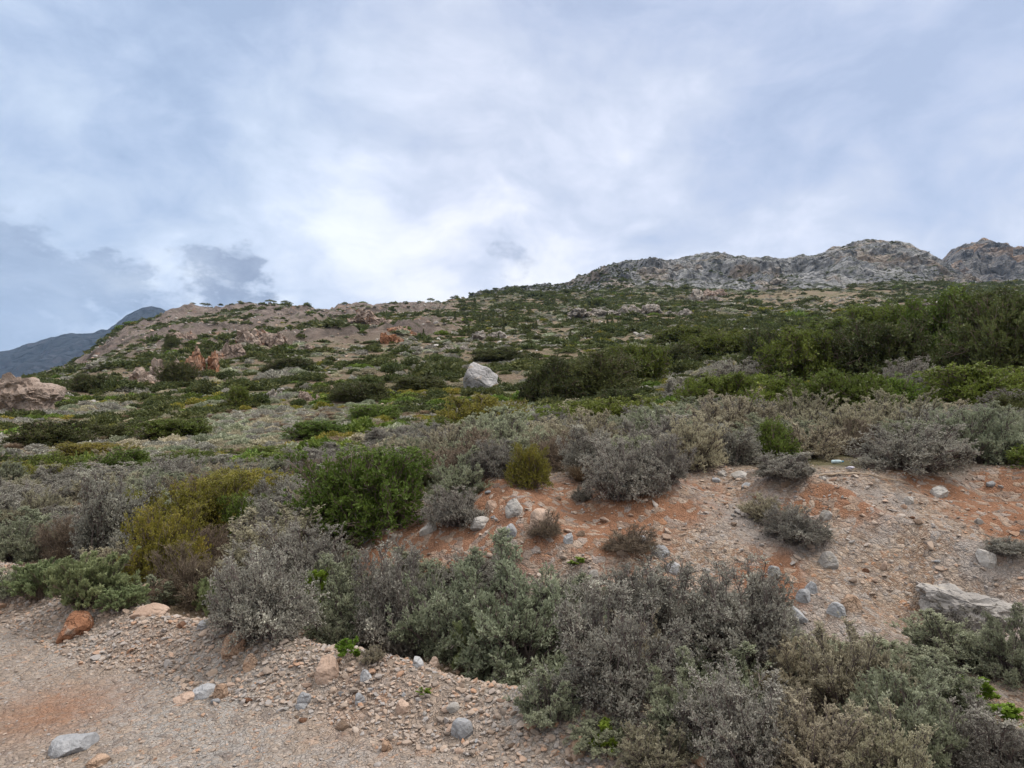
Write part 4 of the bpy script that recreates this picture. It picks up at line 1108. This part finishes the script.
RK = [
 ('stone','orange',75,637,32,20,'rusty orange stone lying alone on the left road edge'),
 ('stone','buff',234,656,24,20,'pale orange angular stone at the verge below the rounded grey shrub'),
 ('stone','buff',251,669,16,13,'smaller pale orange stone just right of the angular one'),
 ('stone','pink',327,682,24,20,'tilted buff slab stone standing in the rubble heap'),
 ('stone','blue',74,752,44,13,'flat blue-grey stone sunk in the road at lower left'),
 ('stone','blue',205,697,28,9,'blue-white stone embedded in the road centre left'),
 ('stone','buff',221,698,14,13,'cream stone touching the blue-white embedded stone'),
 ('stone','pink',186,702,24,7,'thin pinkish slab left of the blue-white embedded stone'),
 ('stone','blue',462,738,22,15,'blue-grey slab stone upright in the rubble near the bottom'),
 ('stone','buff',578,759,16,20,'pale orange block at the bottom edge beside the green weed'),
 ('stone','orange',548,727,11,8,'small rust stone in the rubble right of centre'),
 ('stone','buff',98,766,22,9,'orange stone at the bottom frame edge, lower left'),
 ('stone','grey',498,684,16,14,'pale grey round stone under the dark hollow'),
 ('stone','blue',417,668,13,11,'blue-grey stone on the grey gravel by the thicket'),
 ('stone','pink',434,668,12,10,'pinkish stone next to the blue-grey one by the thicket'),
 ('stone','blue',366,682,12,10,'dark blue-grey stone high on rubble berm'),
 ('stone','blue',360,704,10,9,'bluish stone low on the rubble berm'),
 ('stone','pink',403,713,14,10,'pink round stone on the rubble berm above the upright slab'),
 ('stone','buff',387,751,11,10,'amber stone in grey road gravel near the bottom'),
 ('stone','blue',304,706,14,12,'dark blue stone at foot of the rubble heap'),
 ('stone','blue',203,629,12,8,'blue-tinted stone at the verge behind the road'),
 ('stone','pink',156,604,28,22,'pink rock showing between the spurge dome and straw tussock'),
 ('stone','pink',150,615,36,9,'wide buff rock ledge at the verge below the pink rock'),
 ('stone','buff',700,766,18,12,'orange pebble stone at bottom edge beside straw grey shrub'),
 # on the bank
 ('stone','grey',514,516,18,14,'pale stone highest of three on the orange bank'),
 ('stone','blue',509,538,18,11,'blue-grey flat stone on the orange bank under the pale one'),
 ('stone','pink',541,533,24,18,'round buff stone by the dry tussock on the orange bank'),
 ('stone','blue',568,543,10,9,'small grey stone right of the dry tussock on the bank'),
 ('stone','pink',492,510,14,8,'flat pale stone left of the highest one on the bank'),
 ('stone','grey',481,528,22,9,'half buried grey stone near the dark spiny shrub'),
 ('stone','grey',428,533,18,10,'pale stone below the lentisk at left end of the bank'),
 ('stone','blue',368,540,16,9,'bluish stone at the lower left end of the orange bank'),
 ('stone','grey',828,567,20,13,'light grey slab in the middle of the scree'),
 ('stone','grey',826,520,12,8,'pale stone above the grey cushion on the scree'),
 ('stone','blue',811,594,12,10,'upper stone of the small grey cluster on the scree'),
 ('stone','blue',803,602,14,11,'lower left stone of small grey cluster on scree'),
 ('stone','blue',836,616,18,11,'bluish slab below the small grey cluster on the scree'),
 ('stone','buff',851,609,20,12,'orange-tan stone right of the small grey cluster'),
 ('stone','blue',796,622,22,10,'long blue-grey stone above the pale straw shrub'),
 ('stone','blue',774,577,12,9,'small blue stone by the orange hole in the scree'),
 ('stone','grey',986,566,18,12,'white-grey stone on bank near the right frame edge'),
 ('stone','grey',939,497,16,9,'pale stone at the upper right of the bank'),
 ('stone','grey',908,504,10,7,'small pale stone left of the upper right one'),
 ('stone','blue',661,557,18,9,'bluish slab behind the purple spiny shrub'),
 ('stone','blue',672,573,16,9,'second bluish slab, lower, behind purple spiny shrub'),
 ('stone','blue',641,545,12,8,'small slate stone at upper left of the bluish slabs'),
 ('stone','blue',926,686,24,18,'blue-grey slab between yellowish straw and dull green shrubs'),
 ('stone','grey',944,682,16,11,'grey stone behind the blue-grey slab at lower right'),
 ('stone','buff',934,702,12,10,'yellowish stone below the blue-grey slab'),
 ('stone','grey',740,478,18,6,'pale stone on bank top under the bleached shrubs'),
 ('stone','grey',722,476,10,5,'small pale stone at left of bank top one'),
 ('stone','grey',600,483,14,6,'light stone at the top of orange bank by silver shrub'),
 ('flat_rock','grey',968,634,96,28,'large flat mottled grey rock on the right of the bank'),
 ('boulder','boulder',482,392,36,31,'big pale grey boulder standing alone on the middle slope'),
 ('stone','grey',848,245,1,1,None),
]
for i, (nm, m, px, row, w, h, lab) in enumerate(RK):
    if lab is None: continue
    kw = {}
    if nm == 'boulder': kw = dict(sub=5, rough=.16, cuts=16, tilt=.12, sink=.15, flat=1, keep=(.5, .82), freq=2.6)
    if nm == 'flat_rock': kw = dict(sub=5, rough=.34, cuts=10, flat=.5, sink=.5, depth=.8, freq=3)
    rock(nm, m, px, row, w, h, lab, cat={'boulder': 'boulder', 'flat_rock': 'rock'}.get(nm, 'stone'), seed=700 + i * 3, **kw)
OC = [
 ('outcrop',28,414,66,40,'pinkish rounded outcrop at the far left of the slope'),
 ('outcrop',8,408,30,22,'lower pink outcrop knob left of rounded outcrop, at the frame edge'),
 ('outcrop',155,378,44,26,'pink-grey outcrop left of the orange-faced one'),
 ('redcrop',200,374,34,34,'orange-faced outcrop with a small cave, left slope'),
 ('outcrop',226,362,34,24,'buff outcrop touching right side of the orange-faced one'),
 ('outcrop',180,342,36,14,'pink ledge above the orange-faced outcrop'),
 ('outcrop',262,346,44,20,'jagged pink-grey outcrop above the left middle slope'),
 ('redcrop',408,334,40,22,'orange-stained outcrop under the skyline, left of centre'),
 ('outcrop',374,324,50,16,'grey-pink outcrop left of orange-stained one'),
 ('redcrop',392,342,22,12,'small orange outcrop foot below the orange-stained one'),
 ('outcrop',148,384,24,12,'small pink block below the pink-grey outcrop'),
 ('palecrop',595,317,50,12,'long pale outcrop beneath the crag, left one'),
 ('palecrop',640,314,40,13,'pale outcrop beneath the crag, right of the long one'),
 ('palecrop',700,300,44,14,'pale outcrop at the foot of the crag, centre'),
 ('outcrop',716,296,24,12,'pinkish outcrop beside the pale one at crag foot'),
 ('palecrop',765,288,40,13,'buff outcrop at crag foot, right of the pinkish one'),
 ('palecrop',935,306,22,7,'small white outcrop above the dark right-hand bushes'),
 ('palecrop',680,316,30,9,'low pale outcrop in the green slope below the crag'),
 ('palecrop',490,338,34,9,'low pale outcrop above the boulder'),
 ('palecrop',455,350,28,8,'flat pale outcrop up and left of the boulder'),
 ('outcrop',310,400,22,12,'buff block in the middle of left slope'),
 ('palecrop',275,396,16,9,'pale block left of the buff block on slope'),
 ('outcrop',308,350,16,7,'small buff block high on the left slope'),
]
for i, (m, px, row, w, h, lab) in enumerate(OC):
    mound = i == 0
    rock('rock_outcrop', m, px, row + (0 if mound else 1), w * (1 if mound else 1.15), h * (1 if mound else .85), lab, 'outcrop', None, 900 + i * 5, 5, sink=.3 if mound else .5, depth=.9, rough=.38 if mound else .34, cuts=14, freq=3.2, keep=(.45, .85), flat=.9, blocks=0 if mound else 1)

# ------------------------------------------------------------------ rubble and gravel
GP = []
for v in range(7):
    V, Fc = rock_shape(1200 + v, 2, cuts=12, rough=.06, flat=.62, keep=(.4, .8)); GP.append(mesh_np('gravel_source', V, Fc, RM['gravel'], False))
def stones(name, X, Y, size, g, sink=.25, flat=1.0):
    n = len(X); Z = Hg(X, Y)
    P = np.stack([X, Y, Z + size * (.45 - sink)], 1)
    sc = np.stack([size * g.uniform(.75, 1.25, n), size * g.uniform(.75, 1.25, n), size * flat * g.uniform(.7, 1.1, n)], 1)
    rot = np.stack([g.normal(size=n) * .35, g.normal(size=n) * .35, g.uniform(0, 6.28, n)], 1)
    return scatter(name, P, sc, rot, g.integers(0, len(GP), n), GP)
g = np.random.default_rng(81)
# road chips: fine everywhere, coarser along the berm
X, Y, _ = cands(200000, 2.2, 9.5, .92, seed=82); S = s_of(X, Y)
pr = np.where(S < -.35, .42 + .25 * vnoise(X * 1.2, Y * 1.2, 0, 83), np.where(S < .55, .8, .15)) * np.where(S > 1.2, 0, 1)
pr = pr * (1 - .75 * np.clip(orange_at(X, Y), 0, 1) * (S < -.5))
k = g.uniform(size=len(X)) < pr; X, Y, S = X[k], Y[k], S[k]
sz = np.exp(g.normal(size=len(X)) * .38) * np.where(S < -.35, .0072, .0135)
stones('road_gravel', X, Y, sz, g)
# scree on the bank
X, Y, _ = cands(90000, 4.2, 13, .92, seed=84); S = s_of(X, Y); px = 512 + F * X / Y
pr = sstep(.9, 1.5, S) * (1 - sstep(BT(X, Y), BT(X, Y) + .8, S)) * sstep(300, 420, px) * (.35 + .65 * sstep(500, 640, px)) * (.55 + .5 * fbm(X * .8, Y * .8, 0, 85, 3))
pr = pr * (1 - .55 * np.clip(orange_at(X, Y), 0, 1))
k = g.uniform(size=len(X)) < pr; X, Y = X[k], Y[k]
sz = .011 * np.exp(g.normal(size=len(X)) * .5) * (1 + .03 * Y)
stones('bank_scree', X, Y, sz, g, .3)
# pale stones strewn over the hillside
X, Y, _ = cands(14000, 9, 420, .9, seed=86); S = s_of(X, Y)
k = (S > 6) & (fbm(X / 9, Y / 9, 0, 87, 3) + .25 * crag_mask(X, Y) > .02); X, Y = X[k], Y[k]
sz = np.minimum(.13 * np.exp(g.normal(size=len(X)) * .5) * (1 + .008 * Y), .9)
HP = []
for v in range(5):
    V, Fc = rock_shape(1300 + v, 2, cuts=9, rough=.12, flat=.6, keep=(.5, .85)); HP.append(mesh_np('hill_stone_source', V, Fc, RM['pink'] if v % 2 else RM['grey'], False))
GPs, GP = GP, HP
stones('hillside_stones', X, Y, sz, g, .35)
GP = GPs
# fist-sized stones one can count, in the rubble berm and on the scree
def fist(n, ok, group, words, smin, smax, seed, y0, y1):
    g = np.random.default_rng(seed); X, Y, _ = cands(n * 60, y0, y1, .8, seed=seed + 1); S = s_of(X, Y); px = 512 + F * X / Y
    idx = [i for i in range(len(X)) if ok(S[i], px[i], X[i], Y[i])][:n]
    mats = ['pink', 'grey', 'buff', 'blue', 'pink', 'orange']
    mts = []
    for v in range(12):
        V, Fc = rock_shape(1400 + seed + v, 3, cuts=9, rough=.07, flat=.75, keep=(.5, .85)); mts.append((mats[v % 6], mesh_np('loose_stone', V, Fc, RM[mats[v % 6]], False)))
    for i in idx:
        v = g.integers(0, 12); s = g.uniform(smin, smax) * (.7 + .3 * g.uniform())
        o = link('loose_stone', mts[v][1]); z = float(Hg(np.array([X[i]]), np.array([Y[i]]))[0])
        o.location = (X[i], Y[i], z + s * .15); o.scale = (s, s * g.uniform(.7, 1), s * g.uniform(.7, 1)); o.rotation_euler = (g.normal() * .3, g.normal() * .3, g.uniform(0, 6.28))
        tag(o, '%s stone %s' % ({'pink': 'fist-sized buff', 'grey': 'fist-sized pale grey', 'buff': 'fist-sized pale orange', 'blue': 'fist-sized blue-grey', 'orange': 'fist-sized rust orange'}[mts[v][0]], words), 'stone', group)
fist(95, lambda s, px, x, y: -.4 < s < .45 and px > 215, 'loose stones in the rubble berm', 'among many loose in the rubble berm by the road', .018, .05, 31, 2.6, 5.2)
fist(75, lambda s, px, x, y: 1.3 < s < BT(x, y) and px > 480, 'loose stones on the scree bank', 'among many loose on the scree of the cut bank', .025, .065, 51, 4.4, 9.5)
fist(22, lambda s, px, x, y: -.5 < s < .3 and px < 215, 'loose stones along the left verge', 'loose along the left verge below the spurge row', .016, .04, 61, 4.4, 7.5)

# ------------------------------------------------------------------ litter, fallen stick, dead stalk
def tube(name, pts, r0, r1, mat, sides=7):
    pts = np.array(pts, float); n = len(pts); V = []
    for i in range(n):
        d = norm(pts[min(i + 1, n - 1)] - pts[max(i - 1, 0)]); a = norm(np.cross(d, [0.1, .2, 1.])); b = np.cross(d, a)
        r = r0 + (r1 - r0) * i / (n - 1)
        for k in range(sides):
            q = 2 * math.pi * k / sides; V.append(pts[i] + (a * math.cos(q) + b * math.sin(q)) * r)
    Q = [[i * sides + k, i * sides + (k + 1) % sides, (i + 1) * sides + (k + 1) % sides, (i + 1) * sides + k] for i in range(n - 1) for k in range(sides)]
    V.append(pts[0]); V.append(pts[-1])
    T = [[k, len(V) - 2, (k + 1) % sides] for k in range(sides)] + [[(n - 1) * sides + k, (n - 1) * sides + (k + 1) % sides, len(V) - 1] for k in range(sides)]
    return mesh_np(name, np.array(V), [np.array(Q), np.array(T)], mat, True, {'var': np.full(len(V), .7)})
STK = twig_mat('bleached_wood', (.22, .16, .11), (.42, .34, .26))
a, b = hit(818, 478), hit(905, 481)
pts = [a + (b - a) * t + np.array([0, .05 * math.sin(t * 5) + .025 * math.sin(t * 31), 0]) for t in np.linspace(0, 1, 12)]
for p in pts: p[2] = float(Hg(p[:1], p[1:2])[0]) + .012 + .012 * abs(math.sin(p[0] * 23))
tag(link('fallen_branch', tube('fallen_branch', pts, .011, .004, STK)), 'thin bleached branch lying along the top of the bank', 'branch')
a = hit(855, 425); d_ = a[1]
tag(link('dead_stalk', tube('dead_stalk', [a + np.array([.02 * math.sin(k), 0, k * .13 * d_ / 16]) for k in range(6)], .018, .008, STK)), 'upright white dead stalk in front of the green lentisk band', 'stalk')
def plastic(nm, c, rough=.35):
    m, t, bb = new_mat(nm); bb.inputs['Base Color'].default_value = c + (1,); bb.inputs['Roughness'].default_value = rough
    return m
PLB, PLC, PLP = plastic('pale_blue_plastic', (.50, .62, .66)), plastic('blue_cap_plastic', (.12, .32, .50)), plastic('crumpled_film', (.56, .54, .62), .45)
P = hit(832, 464)
prof = [(0, 0), (.031, .002), (.034, .012), (.034, .05), (.031, .06), (.034, .07), (.034, .13), (.028, .155), (.014, .178), (.0125, .195), (0, .195)]
def lathe(name, prof, mat, sides=18):
    V = [(r * math.cos(2 * math.pi * k / sides), r * math.sin(2 * math.pi * k / sides), z) for r, z in prof for k in range(sides)]
    Q = [[i * sides + k, i * sides + (k + 1) % sides, (i + 1) * sides + (k + 1) % sides, (i + 1) * sides + k] for i in range(len(prof) - 1) for k in range(sides)]
    return mesh_np(name, np.array(V), np.array(Q), mat, True)
bt = link('plastic_bottle', None); bt.location = (P[0], P[1], P[2] + .024); bt.scale = (.62, .62, .62); bt.rotation_euler = (math.radians(84), 0, math.radians(35))
link('body', lathe('bottle_body', prof, PLB), bt); link('cap', lathe('bottle_cap', [(0, .194), (.0145, .194), (.0145, .214), (.012, .217), (0, .217)], PLC), bt)
tag(bt, 'pale blue plastic bottle lying at the foot of bleached shrubs', 'bottle')
P = hit(850, 469)
V, Fc = rock_shape(1500, 4, cuts=14, rough=.45, flat=.45, freq=3.2, keep=(.4, .9))
o = link('plastic_bag', mesh_np('plastic_bag', V * .05, Fc, PLP, False)); o.location = (P[0], P[1], P[2] + .012)
tag(o, 'crumpled lilac-white plastic bag lying right of the bottle', 'litter')

# ------------------------------------------------------------------ pines on the ridge
def pine_mesh(seed, flat):
    g = np.random.default_rng(seed); n = 420
    if flat:
        c = g.normal(size=(6, 3)) * np.array([.7, .7, .35]) + np.array([0, 0, 1.9])
        k = g.integers(0, 6, n); p = c[k] + g.normal(size=(n, 3)) * np.array([.48, .48, .22])
    else:
        t = g.uniform(0, 1, n) ** 1.3; th = g.uniform(0, 6.283, n); r = (1 - t) * 1.15 * g.uniform(.4, 1, n) * (1 + .3 * np.sin(t * 22)); p = np.stack([np.cos(th) * r, np.sin(th) * r, .7 + t * 3.3], 1)
    var = g.uniform(0, 1, n)
    V, Q, A = leaf_quads(p, g.normal(size=(n, 3)) + np.array([0, 0, .2]), g.uniform(.25, .5, n), g.uniform(.18, .32, n), g, var)
    return mesh_np('pine_crown', V, Q, LF['dark'], False, {'var': A}), tube('pine_trunk', [(0, 0, -.2), (.05, 0, 1.0), (0, .04, 1.5), (0, 0, 2.2)], .2, .08, TW_BROWN)
PM = [pine_mesh(1600 + v, v % 2) for v in range(4)]
PT = [(202,308,6),(207,308,7),(268,309,7),(273,309,6),(284,309,8),(289,309,6),(306,310,6),(430,303,7),(452,301,5),(456,300,7),(478,299,6),(486,299,10),(491,298,8),(512,296,10),(516,294,7),(541,290,8),(566,286,8)]
grng = np.random.default_rng(3)
for i, (px, row, h) in enumerate(PT):
    # stand just on the crest: search the farthest visible ground in this column
    u = (px - 512) / F; Yc = np.linspace(150, 640, 400); zz = Hg(u * Yc, Yc); e = (zz - CAMH) / Yc; j = int(np.argmax(e)); y = Yc[j]; x = u * y
    s = h * 1.15 / F * y / 4.0; c, tr = PM[1 + 2 * int(grng.integers(0, 2))] if px < 480 or grng.uniform() < .5 else PM[int(grng.integers(0, 4))]
    s *= .8 if c in (PM[1][0], PM[3][0]) else .6; o = link('pine_tree', None); link('crown', c, o); link('trunk', tr, o)
    o.location = (x, y, zz[j] - .2); o.scale = (s * 1.15, s * 1.15, s); o.rotation_euler = (0, 0, grng.uniform(0, 6))
    where = 'left skyline ridge' if px < 330 else 'middle skyline' if px < 480 else 'skyline rising to the crag'
    tag(o, 'small dark tree on the %s, %s' % (where, 'one of the taller ones' if h > 7 else 'one of the lower ones'), 'tree', 'pines along the %s' % where)
# scattered young pines on the slope below the skyline
for i in range(46):
    px = grng.uniform(420, 700); row = grng.uniform(300, 345) if px < 620 else grng.uniform(315, 360)
    P = hit(px, row); s = grng.uniform(6, 11) / F * P[1] / 4.0; c, tr = PM[grng.choice([0, 2])]
    o = link('pine_tree', None); link('crown', c, o); link('trunk', tr, o)
    o.location = (P[0], P[1], P[2] - .2); o.scale = (s * .9, s * .9, s); o.rotation_euler = (0, 0, grng.uniform(0, 6))
    tag(o, 'young cone-shaped pine dotted on the open slope under the crag', 'tree', 'young pines on the open slope')

# ------------------------------------------------------------------ the air
def haze():
    bm = bmesh.new(); bmesh.ops.create_cube(bm, size=1); me = bpy.data.meshes.new('haze'); bm.to_mesh(me); bm.free()
    o = link('haze', me); o.scale = (11400, 11400, 900); o.location = (0, 0, 900 / 2 - 150)
    m = bpy.data.materials.new('haze'); m.use_nodes = True; t = m.node_tree
    t.nodes.remove(t.nodes['Principled BSDF']); v = t.nodes.new('ShaderNodeVolumePrincipled')
    v.inputs['Color'].default_value = (.45, .68, 1, 1); v.inputs['Density'].default_value = .00005; v.inputs['Anisotropy'].default_value = .2
    t.links.new(v.outputs[0], t.nodes['Material Output'].inputs['Volume'])
    me.materials.append(m); tag(o, kind='stuff')
haze()
